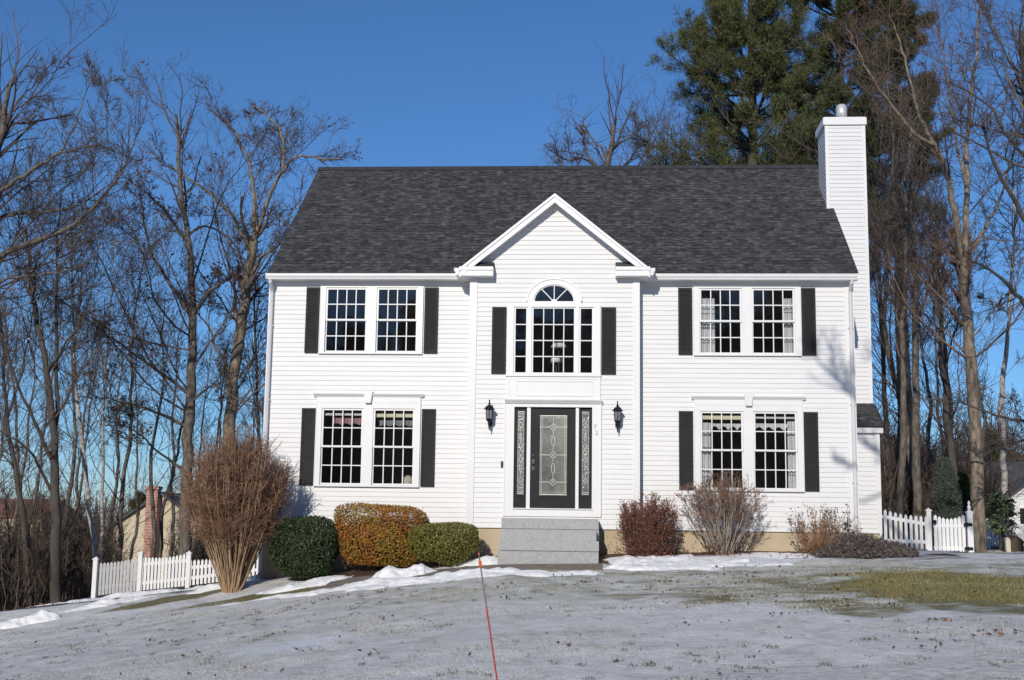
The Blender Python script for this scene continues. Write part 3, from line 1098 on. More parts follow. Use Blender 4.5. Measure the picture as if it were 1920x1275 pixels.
# ---------------------------------------------------------------- window dressings
def curtain(x0, x1, z0, z1, Y, label, bands):
    n = 40
    xs = np.linspace(x0, x1, n)
    ys = Y + .025 * np.sin(np.linspace(0, math.pi * (x1 - x0) / .045, n))
    root = empty("curtain", ((x0 + x1) / 2, Y, z0), label, "curtain", "white curtains behind the right-hand windows")
    mb = MB()
    for i in range(n - 1):
        mb.face([(xs[i], ys[i], z0), (xs[i + 1], ys[i + 1], z0), (xs[i + 1], ys[i + 1], z1), (xs[i], ys[i], z1)])
    mb.build("cloth", CURT, root, True)
    mb = MB()
    for za, zb in bands:
        for i in range(n - 1):
            mb.face([(xs[i], ys[i] - .006, za), (xs[i + 1], ys[i + 1] - .006, za), (xs[i + 1], ys[i + 1] - .006, zb), (xs[i], ys[i] - .006, zb)])
    mb.build("band", CURT2, root, True)


curtain(2.98, 3.31, 3.6, 4.86, .12, "white tied-back curtain in the upper right window, nearer the entry bay", [(4.20, 4.25), (3.9, 3.92), (4.52, 4.54)])
curtain(4.74, 4.97, 3.6, 4.86, .12, "narrow white curtain in the upper right window, nearer the chimney", [(4.24, 4.285), (3.92, 3.94), (4.55, 4.57)])
curtain(2.98, 3.20, .8, 2.23, .12, "white curtain in the lower right window, nearer the entry bay", [(1.66, 1.72), (1.95, 1.97), (1.1, 1.12)])
curtain(4.78, 4.99, .8, 2.27, .12, "narrow white curtain in the lower right window, nearer the chimney", [(1.63, 1.69), (1.98, 2.0), (1.15, 1.17)])


def valance(name, x0, x1, z1, depth, m, label, cat, scallop, group=None, Y=.10):
    n = 36
    mb = MB()
    xs = np.linspace(x0, x1, n + 1)
    for a, b in zip(xs[:-1], xs[1:]):
        f = lambda x: z1 - depth * (1 - scallop * abs(math.sin((x - x0) / (x1 - x0) * math.pi * 3.5)))
        y = lambda x: Y + .012 * math.sin((x - x0) * 60)
        mb.face([(a, y(a), f(a)), (b, y(b), f(b)), (b, y(b), z1), (a, y(a), z1)])
    return tag(mb.build(name, m, None, True), label, cat, group)


def blind(x0, x1, z0, z1, m, label, Y=.07):
    mb = MB()
    mb.box(x0, x1, Y - .015, Y + .02, z0, z1)
    mb.box(x0 + .01, x1 - .01, Y - .022, Y - .0155, z0 + .012, z0 + .022)
    tag(mb.build("roller_blind", m), label, "blind", "roller blinds in the ground floor windows")


blind(-4.90, -4.10, 2.31, 2.355, CURT, "thin white roller blind in the lower left window, nearer the big bare shrub")
blind(-3.81, -3.02, 2.28, 2.355, CREAM, "cream roller blind in the lower left window, nearer the entry bay")
blind(3.02, 3.83, 2.29, 2.37, CREAM, "pale yellow roller blind in the lower right window, nearer the entry bay")
blind(4.11, 4.93, 2.315, 2.355, CURT, "thin white roller blind in the lower right window, nearer the chimney")
valance("valance", -4.75, -4.08, 2.26, .15, ROSE, "rose ruffled valance in the lower left window, nearer the big bare shrub", "valance", .25, "ruffled window valances")
valance("valance", -3.75, -3.0, 2.22, .13, CURT2, "grey ruffled valance in the lower left window, nearer the entry bay", "valance", .25, "ruffled window valances")
valance("valance", 3.2, 3.84, 2.21, .14, CURT, "white scalloped valance in the lower right window, nearer the entry bay", "valance", .6, "ruffled window valances")
valance("valance", 4.10, 4.80, 2.22, .15, CURT, "white scalloped valance in the lower right window, nearer the chimney", "valance", .5, "ruffled window valances")
# fuzzy bundle on the sill of the lower-left window
mb = MB()
mb.box(-5.0, -2.95, .062, .32, .80, .83)
mb.build("window_stool", W_TRIM, house)
n = 16
mb = MB()
mb.lathe([(.02, 0), (.09, .01), (.125, .06), (.13, .12), (.11, .18), (.06, .225), (.01, .235)], (-3.12, .19, .832), n)
mb.v = [(x + random.uniform(-.008, .008), y + random.uniform(-.008, .008), z + random.uniform(-.006, .006) * (z > .84)) for x, y, z in mb.v]
tag(mb.build("cushion", FUZZ, None, True), "small fuzzy beige bundle in the corner of the lower left window", "cushion")


# lamps behind the arched window
def lamp(u, vt, vb, r0, r1, Y, label):
    t = at(u, vt, Y)
    b = at(u, vb, Y)
    root = empty("floor_lamp", (t[0], Y, 2.85), label, "lamp", "lamps behind the arched window")
    mb = MB()
    mb.lathe([(r1, 0), (r0, t[2] - b[2])], (t[0], Y, b[2]), 20)
    mb.build("lamp_shade", LAMPSH, root, True)
    mb = MB()
    mb.lathe([(.12, 0), (.12, .02), (.03, .04), (.014, .08), (.014, b[2] - 2.85), (.012, t[2] - 2.84)], (t[0], Y, 2.85), 12)
    mb.build("lamp_base", DARKMET, root, True)


lamp(1048, 641, 652, .11, .19, 1.0, "lamp with a flared white shade, higher one behind the arched window")
lamp(1043, 671, 680, .125, .135, .35, "lamp with a low drum shade, lower one behind the arched window")

# ---------------------------------------------------------------- steps
root = empty("front_steps", (-.09, -1.2, -.63), "grey granite block steps below the black front door", "steps")
zs = [.195, -.02, -.235, -.44, -.95]
ys = [-1.0, -1.3, -1.6, -1.9]
for k in range(4):
    mb = MB()
    j = random.uniform(-.006, .006)
    x0, x1 = -1.045 + j, .885 + j
    z1 = zs[k]
    z0 = zs[k + 1] + (.004 if k < 3 else 0)
    yb = YB - .08 if k == 0 else ys[k - 1] + .15
    e = .012
    mb.prism([(ys[k] + e, z0), (yb, z0), (yb, z1), (ys[k] + e, z1), (ys[k], z1 - e), (ys[k], z0 + e * .6)], 0, x0, x1)
    mb.build("step", GRANITE, root)
mb = MB()
mb.box(-1.0, .84, -1.55, YB - .06, -.95, -.03)
mb.build("step_core", GRANITE, root)

# ================================================================ GROUND
def axis(lo, hi, step, far_lo, far_hi, g=1.14):
    a = list(np.arange(lo, hi + 1e-6, step))
    s, x = step, hi
    while x < far_hi:
        s *= g
        x += s
        a.append(x)
    s, x = step, lo
    while x > far_lo:
        s *= g
        x -= s
        a.insert(0, x)
    return np.array(a)


def ray_ground(u, v):
    d = fw + RT * ((u - 960) / F_PX) - UP * ((v - 637.5) / F_PX)
    t = np.linspace(5, 60, 1400)
    P = CAM[None] + d[None] * t[:, None]
    dz = P[:, 2] - zt(P[:, 0], P[:, 1])
    k = np.argmax(dz < 0)
    if dz[k] >= 0: k = len(t) - 1
    return P[k]


gx = axis(-15, 14, .11, -420, 420)
gy = axis(-18.5, 1.0, .11, -120, 520)
GX, GY_ = np.meshgrid(gx, gy, indexing='ij')
GZ = zt(GX, GY_)
lawn = sstep(2, -1, GY_)
GZ = GZ + lawn * (vnoise(GX, GY_, .5, 21) * .03 + vnoise(GX, GY_, .22, 22) * .022)


def blob(cx, cy, rx, ry, rot=0, soft=.35):
    c, s = math.cos(R(rot)), math.sin(R(rot))
    dx, dy = GX - cx, GY_ - cy
    a = (dx * c + dy * s) / rx
    b = (-dx * s + dy * c) / ry
    d = np.sqrt(a * a + b * b) + fbm(GX, GY_, 1.1, 31, 4) * .55
    return sstep(1 + soft, 1 - soft, d)


gp0 = ray_ground(1480, 1110)
gp1 = ray_ground(1960, 1098)
gpc = (gp0 + gp1) / 2
gp_w = np.hypot(*(gp1 - gp0)[:2])
gp_rot = math.degrees(math.atan2(gp1[1] - gp0[1], gp1[0] - gp0[0]))
gyt = ray_ground(1740, 1070)[1]
gyb = ray_ground(1740, 1140)[1]
patch = (gpc[0] + .9, (gyt + gyb) / 2, gp_w * .56, (gyt - gyb) / 2 * .9, gp_rot)
grass = blob(*patch)
p2 = ray_ground(1400, 1108)
grass = np.maximum(grass, .5 * blob(p2[0], p2[1], 2.4, 1.5))
for (u, v, rx, ry) in ((1520, 1100, 1.1, 1.0), (1440, 1090, .9, .7), (1560, 1130, .8, .9), (1660, 1142, 1.0, .9), (1600, 1078, 1.3, .7), (1330, 1125, .6, .6), (1820, 1140, 1.1, .9)):
    p = ray_ground(u, v)
    grass = np.maximum(grass, .62 * blob(p[0], p[1], rx, ry, 0, .6))
grass = np.maximum(grass, .42 * blob(5.5, -3.5, 6.5, .75))
grass = np.maximum(grass, .9 * blob(8.6, 1.8, 1.9, 1.6))
grass = np.maximum(grass, .85 * blob(-5.3, -2.3, 1.7, .42, 14))
grass = np.maximum(grass, .8 * blob(-7.6, -1.3, 1.3, .5, 20))
snowm = np.zeros_like(GX)
for (u, v, rx, ry, a) in ((600, 1205, 1.0, .8, .55), (1260, 1155, 1.2, 1.4, .4), (1230, 1105, .8, 1.3, .35), (430, 1170, 1.5, .9, .25), (1600, 1165, 1.8, .9, .25), (700, 1150, 1.5, 1.1, .2), (150, 1210, 1.4, .7, .2), (1840, 1150, 1.6, .8, .3)):
    p = ray_ground(u, v)
    snowm = np.maximum(snowm, a * blob(p[0], p[1], rx, ry, soft=.5))
snowm = np.maximum(snowm, .75 * blob(4.2, -1.35, 2.6, .75))
snowm = np.maximum(snowm, .45 * blob(8.8, -1.5, 3.5, .5))
frost = np.clip(.85 * blob(5.8, -4.2, 7.5, 2.6, 0, .8) + .5 * blob(1.5, -5.5, 6, 2.2, 0, .8) + .35 * blob(-4, -9, 4, 3, 0, .9) + .7 * blob(patch[0], patch[1], patch[2] * 1.35, patch[3] * 1.6, patch[4], .6), 0, 1)
# gritty pale verge in the nearest right corner
grit = sstep(-13.6, -15.0, GY_ + .22 * GX * (GX > 0) * -1 + fbm(GX, GY_, 1.2, 51, 3) * 1.2) * sstep(.2, 2.5, GX)
litter = np.clip(sstep(4.5, 8, GY_ + fbm(GX, GY_, 4, 41, 3) * 3), 0, 1)
litter = np.maximum(litter, sstep(-6.5, -8, GX + fbm(GX, GY_, 2, 43, 3) * 1.2) * sstep(-1.4, .6, GY_ + fbm(GX, GY_, 2, 44, 3)))
litter = np.maximum(litter, sstep(-11.0, -13, GX + .55 * (GY_ + 3)) * sstep(-6, -3, GY_) * .6)
bed = sstep(-2.1, -1.5, GY_ + fbm(GX, GY_, 1, 45, 3) * .7) * sstep(3.5, 1.5, GY_) * sstep(-5.2, -4.6, GX) * sstep(8.3, 7.6, GX)
n0, n1 = GX.shape
idx = np.arange(n0 * n1).reshape(n0, n1)
Q = np.stack([idx[:-1, :-1], idx[1:, :-1], idx[1:, 1:], idx[:-1, 1:]], -1).reshape(-1, 4)


def ground_mat():
    m, n, L, p = nodes_of("frosty_lawn")
    tc = n.new("ShaderNodeTexCoord")
    at1 = n.new("ShaderNodeVertexColor"); at1.layer_name = "cover"
    sp = n.new("ShaderNodeSeparateColor")
    L.new(at1.outputs[0], sp.inputs[0])
    at2 = n.new("ShaderNodeVertexColor"); at2.layer_name = "cover_b"
    sp2 = n.new("ShaderNodeSeparateColor")
    L.new(at2.outputs[0], sp2.inputs[0])

    def noise(scale, detail=5, st=None, rough=.55):
        src = tc.outputs['Object']
        if st:
            mp = n.new("ShaderNodeMapping")
            mp.inputs['Scale'].default_value = st
            L.new(src, mp.inputs[0])
            src = mp.outputs[0]
        x = n.new("ShaderNodeTexNoise")
        x.inputs['Scale'].default_value = scale
        x.inputs['Detail'].default_value = detail
        x.inputs['Roughness'].default_value = rough
        L.new(src, x.inputs['Vector'])
        return x.outputs['Fac']

    def mix(fac, a, b):
        x = n.new("ShaderNodeMix")
        x.data_type = 'RGBA'
        L.new(fac, x.inputs[0])
        for k, c in ((6, a), (7, b)):
            if isinstance(c, tuple): x.inputs[k].default_value = (*c, 1)
            else: L.new(c, x.inputs[k])
        return x.outputs[2]

    def math_(op, a, b, clamp=False):
        x = n.new("ShaderNodeMath")
        x.operation = op
        x.use_clamp = clamp
        for k, c in ((0, a), (1, b)):
            if isinstance(c, (int, float)): x.inputs[k].default_value = c
            else: L.new(c, x.inputs[k])
        return x.outputs[0]

    def col(fac, stops):
        c = ramp(n, stops)
        L.new(fac, c.inputs[0])
        return c.outputs[0]

    def edge(mask, noi, w=.22):
        """sharpen a soft mask with noise so that its border is ragged"""
        s = math_('SUBTRACT', math_('ADD', mask, math_('MULTIPLY', math_('SUBTRACT', noi, .5), 1.3)), .5 - w / 2)
        return math_('DIVIDE', s, w, True)

    ice = col(noise(.55, 6, (1, 1.6, 1)), [(.30, (.66, .65, .645)), (.5, (.79, .775, .75)), (.72, (.90, .885, .855))])
    ice3 = col(noise(2.1, 9, (1, .8, 1), .74), [(.32, (.27, .255, .19)), (.41, (.56, .54, .48)), (.51, (.80, .785, .755)), (.66, (.94, .93, .90))])
    ice2 = col(noise(7, 6, (.8, 1.4, 1)), [(.28, (.34, .335, .30)), (.43, (.66, .65, .63)), (.7, (.90, .89, .87))])
    xi = n.new("ShaderNodeMix"); xi.data_type = 'RGBA'; xi.inputs[0].default_value = .5
    L.new(ice, xi.inputs[6]); L.new(ice2, xi.inputs[7])
    xj = n.new("ShaderNodeMix"); xj.data_type = 'RGBA'; xj.inputs[0].default_value = .5
    L.new(xi.outputs[2], xj.inputs[6]); L.new(ice3, xj.inputs[7])
    base = xj.outputs[2]
    # dead grass tips poking through the crust
    tip = col(noise(26, 4, (.7, 1.5, 1), .7), [(.57, (0, 0, 0)), (.68, (1, 1, 1))])
    pat = col(noise(.9, 4), [(.42, (0, 0, 0)), (.66, (.62, .62, .62))])
    base = mix(math_('MULTIPLY', tip, pat), base, (.16, .155, .12))
    ftint = col(noise(5, 7, (.8, 1.5, 1), .7), [(.32, (.16, .16, .09)), (.5, (.40, .41, .32)), (.7, (.66, .66, .60))])
    fr_ = math_('MULTIPLY', sp2.outputs[2], col(noise(1.7, 6, None, .65), [(.38, (.15, .15, .15)), (.6, (1, 1, 1))]))
    base = mix(fr_, base, ftint)
    # small dark holes in the crust
    speck = col(noise(6.5, 4, (1.2, .55, 1), .62), [(.635, (0, 0, 0)), (.69, (1, 1, 1))])
    spat = col(noise(1.1, 4), [(.40, (.1, .1, .1)), (.62, (.9, .9, .9))])
    base = mix(math_('MULTIPLY', speck, spat), base, (.12, .105, .085))
    # turf
    turf = col(noise(9, 6, (1, 1.4, 1), .65), [(.3, (.09, .07, .03)), (.43, (.18, .17, .06)), (.55, (.22, .19, .085)), (.66, (.29, .26, .12)), (.78, (.45, .41, .28))])
    g = edge(sp.outputs[0], noise(2.2, 8, (.7, 1.4, 1), .72), .3)
    base = mix(g, base, turf)
    # bed mulch
    mulch = col(noise(14, 6), [(.35, (.05, .035, .025)), (.65, (.15, .10, .07))])
    base = mix(edge(sp2.outputs[0], noise(3, 6, None, .65), .3), base, mulch)
    # leaf litter floor of the wood
    lit = col(noise(5, 8, None, .7), [(.3, (.045, .032, .022)), (.5, (.10, .072, .048)), (.7, (.19, .14, .095))])
    base = mix(edge(sp.outputs[2], noise(1.2, 7, None, .65), .3), base, lit)
    grit_c = col(noise(11, 7, (.8, 1.4, 1), .7), [(.3, (.34, .32, .28)), (.48, (.66, .64, .59)), (.68, (.90, .885, .86))])
    base = mix(edge(sp2.outputs[1], noise(1.6, 6), .5), base, grit_c)
    sn = edge(sp.outputs[1], noise(1.9, 7, (.8, 1.3, 1), .66), .4)
    base = mix(sn, base, (.84, .86, .89))
    L.new(base, p.inputs['Base Color'])
    p.inputs['Roughness'].default_value = .6
    p.inputs['Specular IOR Level'].default_value = .35
    b = n.new("ShaderNodeBump")
    b.inputs['Strength'].default_value = .8
    b.inputs['Distance'].default_value = .05
    L.new(noise(11, 8, (.8, 1.3, 1), .68), b.inputs['Height'])
    L.new(b.outputs[0], p.inputs['Normal'])
    return m


GROUND = ground_mat()
ground = np_mesh("ground", np.stack([GX, GY_, GZ], -1).reshape(-1, 3), Q, GROUND, None, True)
tag(ground, kind='structure')
for nm, (a, b, c) in (("cover", (grass, snowm, litter)), ("cover_b", (bed * .9, grit, frost))):
    ca = ground.data.color_attributes.new(nm, 'FLOAT_COLOR', 'POINT')
    arr = np.ones((n0 * n1, 4), np.float32)
    arr[:, 0] = a.ravel()
    arr[:, 1] = b.ravel()
    arr[:, 2] = c.ravel()
    ca.data.foreach_set('color', arr.ravel())


def strip(name, pts, width, lift, m, **k):
    """a sheet of constant width laid over the ground along a line of (x,y)"""
    P = []
    for (a, b) in zip(pts[:-1], pts[1:]):
        for t in np.linspace(0, 1, 14, endpoint=False): P.append((a[0] + (b[0] - a[0]) * t, a[1] + (b[1] - a[1]) * t))
    P.append(pts[-1])
    mb = MB()
    rows = []
    for i, p in enumerate(P):
        q0, q1 = P[max(0, i - 1)], P[min(len(P) - 1, i + 1)]
        d = Vector((q1[0] - q0[0], q1[1] - q0[1])).normalized()
        nx, ny = -d.y, d.x
        row = []
        for t in np.linspace(-.5, .5, 7):
            x, y = p[0] + nx * width * t, p[1] + ny * width * t
            row.append((x, y, zt1(x, y) + lift))
        rows.append(row)
    for a, b in zip(rows[:-1], rows[1:]):
        for j in range(6): mb.face([a[j], a[j + 1], b[j + 1], b[j]])
    for j in (0, 6):
        for a, b in zip(rows[:-1], rows[1:]):
            mb.face([a[j], b[j], (b[j][0], b[j][1], b[j][2] - .15), (a[j][0], a[j][1], a[j][2] - .15)])
    o = mb.build(name, m)
    return tag(o, **k)


strip("path", [(.95, -2.42), (-1.0, -2.42), (-2.6, -2.3), (-4.3, -2.1)], .95, .035, PAVER, kind='structure')
strip("path", [(6.6, -1.0), (7.6, .4), (8.3, 2.2), (8.6, 4.6)], .9, .03, SLAB, kind='structure')


def snow_bank(cx, cy, rx, ry, h, rot, seed):
    n, m_ = 130, 56
    a = np.linspace(-1.15, 1.15, n)
    b = np.linspace(-1.15, 1.15, m_)
    A, B = np.meshgrid(a, b, indexing='ij')
    c, s = math.cos(R(rot)), math.sin(R(rot))
    X = cx + A * rx * c - B * ry * s
    Y = cy + A * rx * s + B * ry * c
    d = np.sqrt(A * A + B * B) + fbm(X, Y, .9, seed, 4) * .55 + fbm(X, Y, .3, seed + 3, 3) * .38
    H = .68 * h * np.clip(1 - d * d, -.35, 1) * (.5 + 1.1 * (fbm(X, Y, .6, seed + 5, 4) + .3)) + vnoise(X, Y, .14, seed + 9) * .014 + vnoise(X, Y, .06, seed + 10) * .007
    Z = zt(X, Y) + H
    i = np.arange(n * m_).reshape(n, m_)
    q = np.stack([i[:-1, :-1], i[1:, :-1], i[1:, 1:], i[:-1, 1:]], -1).reshape(-1, 4)
    keep = (H.ravel()[q] > -.06).any(1)
    o = np_mesh("snow_bank", np.stack([X, Y, Z], -1).reshape(-1, 3), q[keep], SNOW, None, True)
    return tag(o, kind='stuff')


for k, args in enumerate([(-1.5, -3.3, 1.9, .42, .17, 3), (-3.4, -3.0, 1.5, .38, .14, 8), (.35, -3.35, .55, .28, .15, 0), (-1.0, -3.5, 1.6, .3, .12, 2),
                          (-2.75, -1.95, .85, .5, .27, 6), (-4.7, -1.7, 1.0, .3, .12, 14), (-1.35, -1.35, .55, .3, .16, 0),
                          (2.2, -1.5, 1.35, .55, .16, -4), (2.0, -2.4, 1.3, .35, .12, -3), (4.4, -1.0, 1.2, .4, .06, 0), (3.2, -2.2, 1.3, .3, .08, -6),
                          (-7.0, .9, .85, .5, .26, 15), (-6.6, -.6, .9, .25, .14, 18), (-9.4, 2.0, 1.5, .3, .14, 10), (-9.0, -.9, .9, .22, .12, 20), (-10.3, -1.9, .8, .3, .2, 14), (-11.4, -2.3, .6, .3, .26, 14), (-12.7, -1.9, .5, .22, .2, 5), (-11.2, 2.9, 1.1, .3, .1, 4),
                          (-4.9, -2.95, 1.2, .2, .07, 10)]):
    snow_bank(*args, 60 + 11 * k)


# ---------------------------------------------------------------- vectorised plant kit
def tubes(P, Rr, sides=3):
    """P (N,m,3) centre lines, Rr (N,m) radii"""
    N, m, _ = P.shape
    T = np.gradient(P, axis=1)
    T /= np.linalg.norm(T, axis=2, keepdims=True) + 1e-9
    A = np.where(np.abs(T[:, :1, 2:3]) < .9, np.array([0, 0, 1.0]), np.array([1.0, 0, 0]))
    A = np.broadcast_to(A, T.shape)
    E1 = np.cross(T, A)
    E1 /= np.linalg.norm(E1, axis=2, keepdims=True) + 1e-9
    E2 = np.cross(T, E1)
    th = np.arange(sides) * 2 * np.pi / sides
    V = P[:, :, None] + Rr[:, :, None, None] * (E1[:, :, None] * np.cos(th)[:, None] + E2[:, :, None] * np.sin(th)[:, None])
    base = (np.arange(N) * m * sides)[:, None, None]
    k = (np.arange(m - 1) * sides)[None, :, None]
    j = np.arange(sides)[None, None]
    j2 = (j + 1) % sides
    Qd = np.stack([base + k + j, base + k + j2, base + k + j2 + sides, base + k + j + sides], -1).reshape(-1, 4)
    return V.reshape(-1, 3), Qd


def join(parts):
    Vs, Qs, o = [], [], 0
    for V, Qd in parts:
        Vs.append(V)
        Qs.append(Qd + o)
        o += len(V)
    return np.concatenate(Vs), np.concatenate(Qs)


def unit(v): return v / (np.linalg.norm(v, axis=-1, keepdims=True) + 1e-9)


def sprout(P, Rr, k, t0, L, rr, ang, up, m, g, tip=.35, wig=.10, tpow=1.0, lpow=.55):
    """k children on each parent line. L=(lo,hi) lengths as a share of the parent's length; returns lines, radii"""
    N, mm, _ = P.shape
    t = t0 + (1 - t0) * g.random((N, k)) ** tpow
    f = t * (mm - 1)
    i = np.minimum(f.astype(int), mm - 2)
    w = (f - i)[..., None]
    n = np.arange(N)[:, None]
    O = P[n, i] * (1 - w) + P[n, i + 1] * w
    T = unit(P[n, i + 1] - P[n, i])
    r0 = Rr[n, i] * (1 - w[..., 0]) + Rr[n, i + 1] * w[..., 0]
    plen = np.linalg.norm(np.diff(P, axis=1), axis=2).sum(1)[:, None]
    rnd = unit(g.normal(size=T.shape))
    side = unit(rnd - (rnd * T).sum(-1, keepdims=True) * T)
    a = np.radians(g.uniform(ang[0], ang[1], (N, k)))[..., None]
    D = T * np.cos(a) + side * np.sin(a)
    ln = (plen * g.uniform(L[0], L[1], (N, k)) * (1.15 - lpow * t))[..., None]
    O, D, ln = O.reshape(-1, 3), D.reshape(-1, 3), ln.reshape(-1, 1)
    r0 = r0.reshape(-1)
    K = len(O)
    out = np.empty((K, m, 3))
    out[:, 0] = O
    st = ln / (m - 1)
    for q in range(1, m):
        D = unit(D + np.array([0, 0, up]) + g.normal(size=(K, 3)) * wig)
        out[:, q] = out[:, q - 1] + D * st
    rad = np.maximum(r0 * rr, .0022)[:, None] * np.linspace(1, tip, m)[None]
    return out, np.maximum(rad, .0018)


def resample(pts, rad, m):
    pts = np.array(pts, float)
    d = np.r_[0, np.cumsum(np.linalg.norm(np.diff(pts, axis=0), axis=1))]
    s = np.linspace(0, d[-1], m)
    out = np.stack([np.interp(s, d, pts[:, k]) for k in range(3)], 1)
    # gentle smoothing
    o2 = out.copy()
    o2[1:-1] = (out[:-2] + 2 * out[1:-1] + out[2:]) / 4
    return o2, np.interp(s, d, rad)


def leaves(C, size, g, up=.3, aspect=.55, dirs=None):
    """quads at centres C"""
    N = len(C)
    nrm = unit(g.normal(size=(N, 3)) + np.array([0, -.2, up]) if dirs is None else dirs + g.normal(size=(N, 3)) * .55)
    a = unit(np.cross(nrm, unit(g.normal(size=(N, 3)))))
    b = np.cross(nrm, a)
    s = size * g.uniform(.6, 1.3, (N, 1))
    V = np.stack([C - a * s * .5, C - b * s * aspect * .5, C + a * s * .5, C + b * s * aspect * .5], 1)
    return V.reshape(-1, 3), np.arange(N * 4).reshape(N, 4)


def bare_tree(label, paths, seed, bark, twigm, cat="tree", group=None, name="bare_tree", k=(9, 7, 6, 3), L=(.30, .6), t0=.35, up=.10, twig=.0068, leaf=None, nleaf=0, ang=(30, 70), parent_from=0, leaf_size=.09):
    """paths: list of (points, r0, r1); every path is trunk or a drawn limb; smaller wood is grown from them"""
    g = np.random.default_rng(seed)
    b = paths[0][0][0]
    root = empty(name, (b[0], b[1], b[2]), label, cat, group)
    tr = []
    lines = []
    for ip, (pts, r0, r1) in enumerate(paths):
        r0, r1 = (r0 * .88, r1 * .9) if ip == 0 else (r0 * .74, r1 * .8)
        m = max(6, len(pts) * 3)
        P, Rd = resample(pts, np.linspace(r0, r1, len(pts)), m)
        wob = g.normal(size=P.shape) * .02
        wob[0] = 0
        P = P + wob
        lines.append((P, Rd))
        V, Qd = tubes(P[None], Rd[None], 8)
        tr.append((V, Qd))
    V, Qd = join(tr)
    np_mesh("trunk", V, Qd, bark, root, True)
    cr = []
    ends = []
    for j, (P, Rd) in enumerate(lines[parent_from:]):
        plen = np.linalg.norm(np.diff(P, axis=0), axis=1).sum()
        t_ = t0 if j + parent_from == 0 else .12
        n0_ = max(3, int(k[0] * min(1, plen / 6)))
        B1, R1 = sprout(P[None], Rd[None], n0_, t_, L, .30, ang, up, 8, g, .25, .13)
        R1 = np.minimum(R1, .034 * np.linspace(1, .3, 8)[None])
        # sub-limbs also continue from path ends
        B2, R2 = sprout(B1, R1, k[1] + 2, .12, (.2, .5), .5, (25, 65), up * .8, 5, g, .4, .15)
        B3, R3 = sprout(B2, R2, k[2], .15, (.3, .65), .55, (20, 60), .06, 4, g, .5, .16)
        R1 = np.maximum(R1, twig * 1.3)
        R2 = np.maximum(R2, twig * .85)
        R3 = np.maximum(R3, twig * .6)
        cr += [tubes(B1, R1, 5), tubes(B2, R2, 4), tubes(B3, R3, 3)]
        E, RE = sprout(P[None], Rd[None], 9, .75, (.12, .28), .5, (10, 45), .12, 5, g, .4, .15)
        cr.append(tubes(E, np.maximum(RE, twig), 4))
        E2, RE2 = sprout(E, RE, 8, .1, (.3, .6), .6, (20, 55), .06, 4, g, .4, .15)
        cr.append(tubes(E2, np.maximum(RE2, twig * .62), 3))
        if k[3]:
            B4, R4 = sprout(B3, R3, k[3], .1, (.35, .7), .7, (20, 55), .05, 3, g, .6, .16)
            cr.append(tubes(B4, np.maximum(R4, twig * .5), 3))
            ends.append(B4[:, -1])
        ends.append(B3[:, -1])
    V, Qd = join(cr)
    np_mesh("crown", V, Qd, twigm, root)
    if leaf is not None and nleaf:
        E = np.concatenate(ends)
        zmid = np.quantile(E[:, 2], .5)
        C = E[g.integers(0, len(E), nleaf)] + g.normal(size=(nleaf, 3)) * .06
        V, Qd = leaves(C, leaf_size, g)
        np_mesh("foliage", V, Qd, leaf, root)
    return root


def W(*uv, Y, dy=None):
    out = []
    for i, (u, v) in enumerate(uv):
        y = Y + (dy[i] if dy else 0)
        out.append(at(u, v, y))
    return out


def base_fix(pts):
    """root the first point a little under the ground"""
    p = np.array(pts[0])
    p[2] = min(p[2], zt1(p[0], p[1])) - .15
    return [p] + list(pts[1:])


# ================================================================ TREES, left wood
G1 = "bare trees left of the house"
t = bare_tree("tall bare tree with the thick pale forked trunk nearest the house's left corner",
              [(base_fix(W((425, 1060), (428, 830), (437, 715), (449, 630), (462, 540), (474, 450), Y=11)), .24, .15),
               (W((474, 452), (488, 420), (510, 355), (532, 315), (560, 290), (600, 298), (640, 300), Y=11, dy=[0, -.2, -.5, -.8, -1, -1.2, -1.4]), .10, .025),
               (W((476, 450), (478, 380), (470, 310), (448, 260), (425, 225), (395, 205), Y=11, dy=[0, .2, .4, .5, .4, .2]), .10, .025),
               (W((468, 470), (440, 410), (405, 370), (370, 345), (330, 320), (285, 285), Y=11, dy=[0, -.3, -.6, -.8, -1, -1.3]), .085, .02),
               (W((532, 315), (533, 275), (525, 240), (500, 215), (478, 200), Y=10.2), .07, .02),
               (W((462, 540), (490, 480), (530, 455), (570, 450), Y=11, dy=[0, -.5, -1, -1.5]), .08, .02),
               (W((449, 640), (441, 560), (437, 520), (452, 505), Y=11.2), .09, .05),
               (W((440, 715), (400, 640), (385, 600), (340, 560), Y=11, dy=[0, -.4, -.8, -1.2]), .07, .02)],
              101, BARKT, TWIG, group=G1, t0=.45, k=(10, 8, 6, 3), leaf=OAKLEAF, nleaf=500)
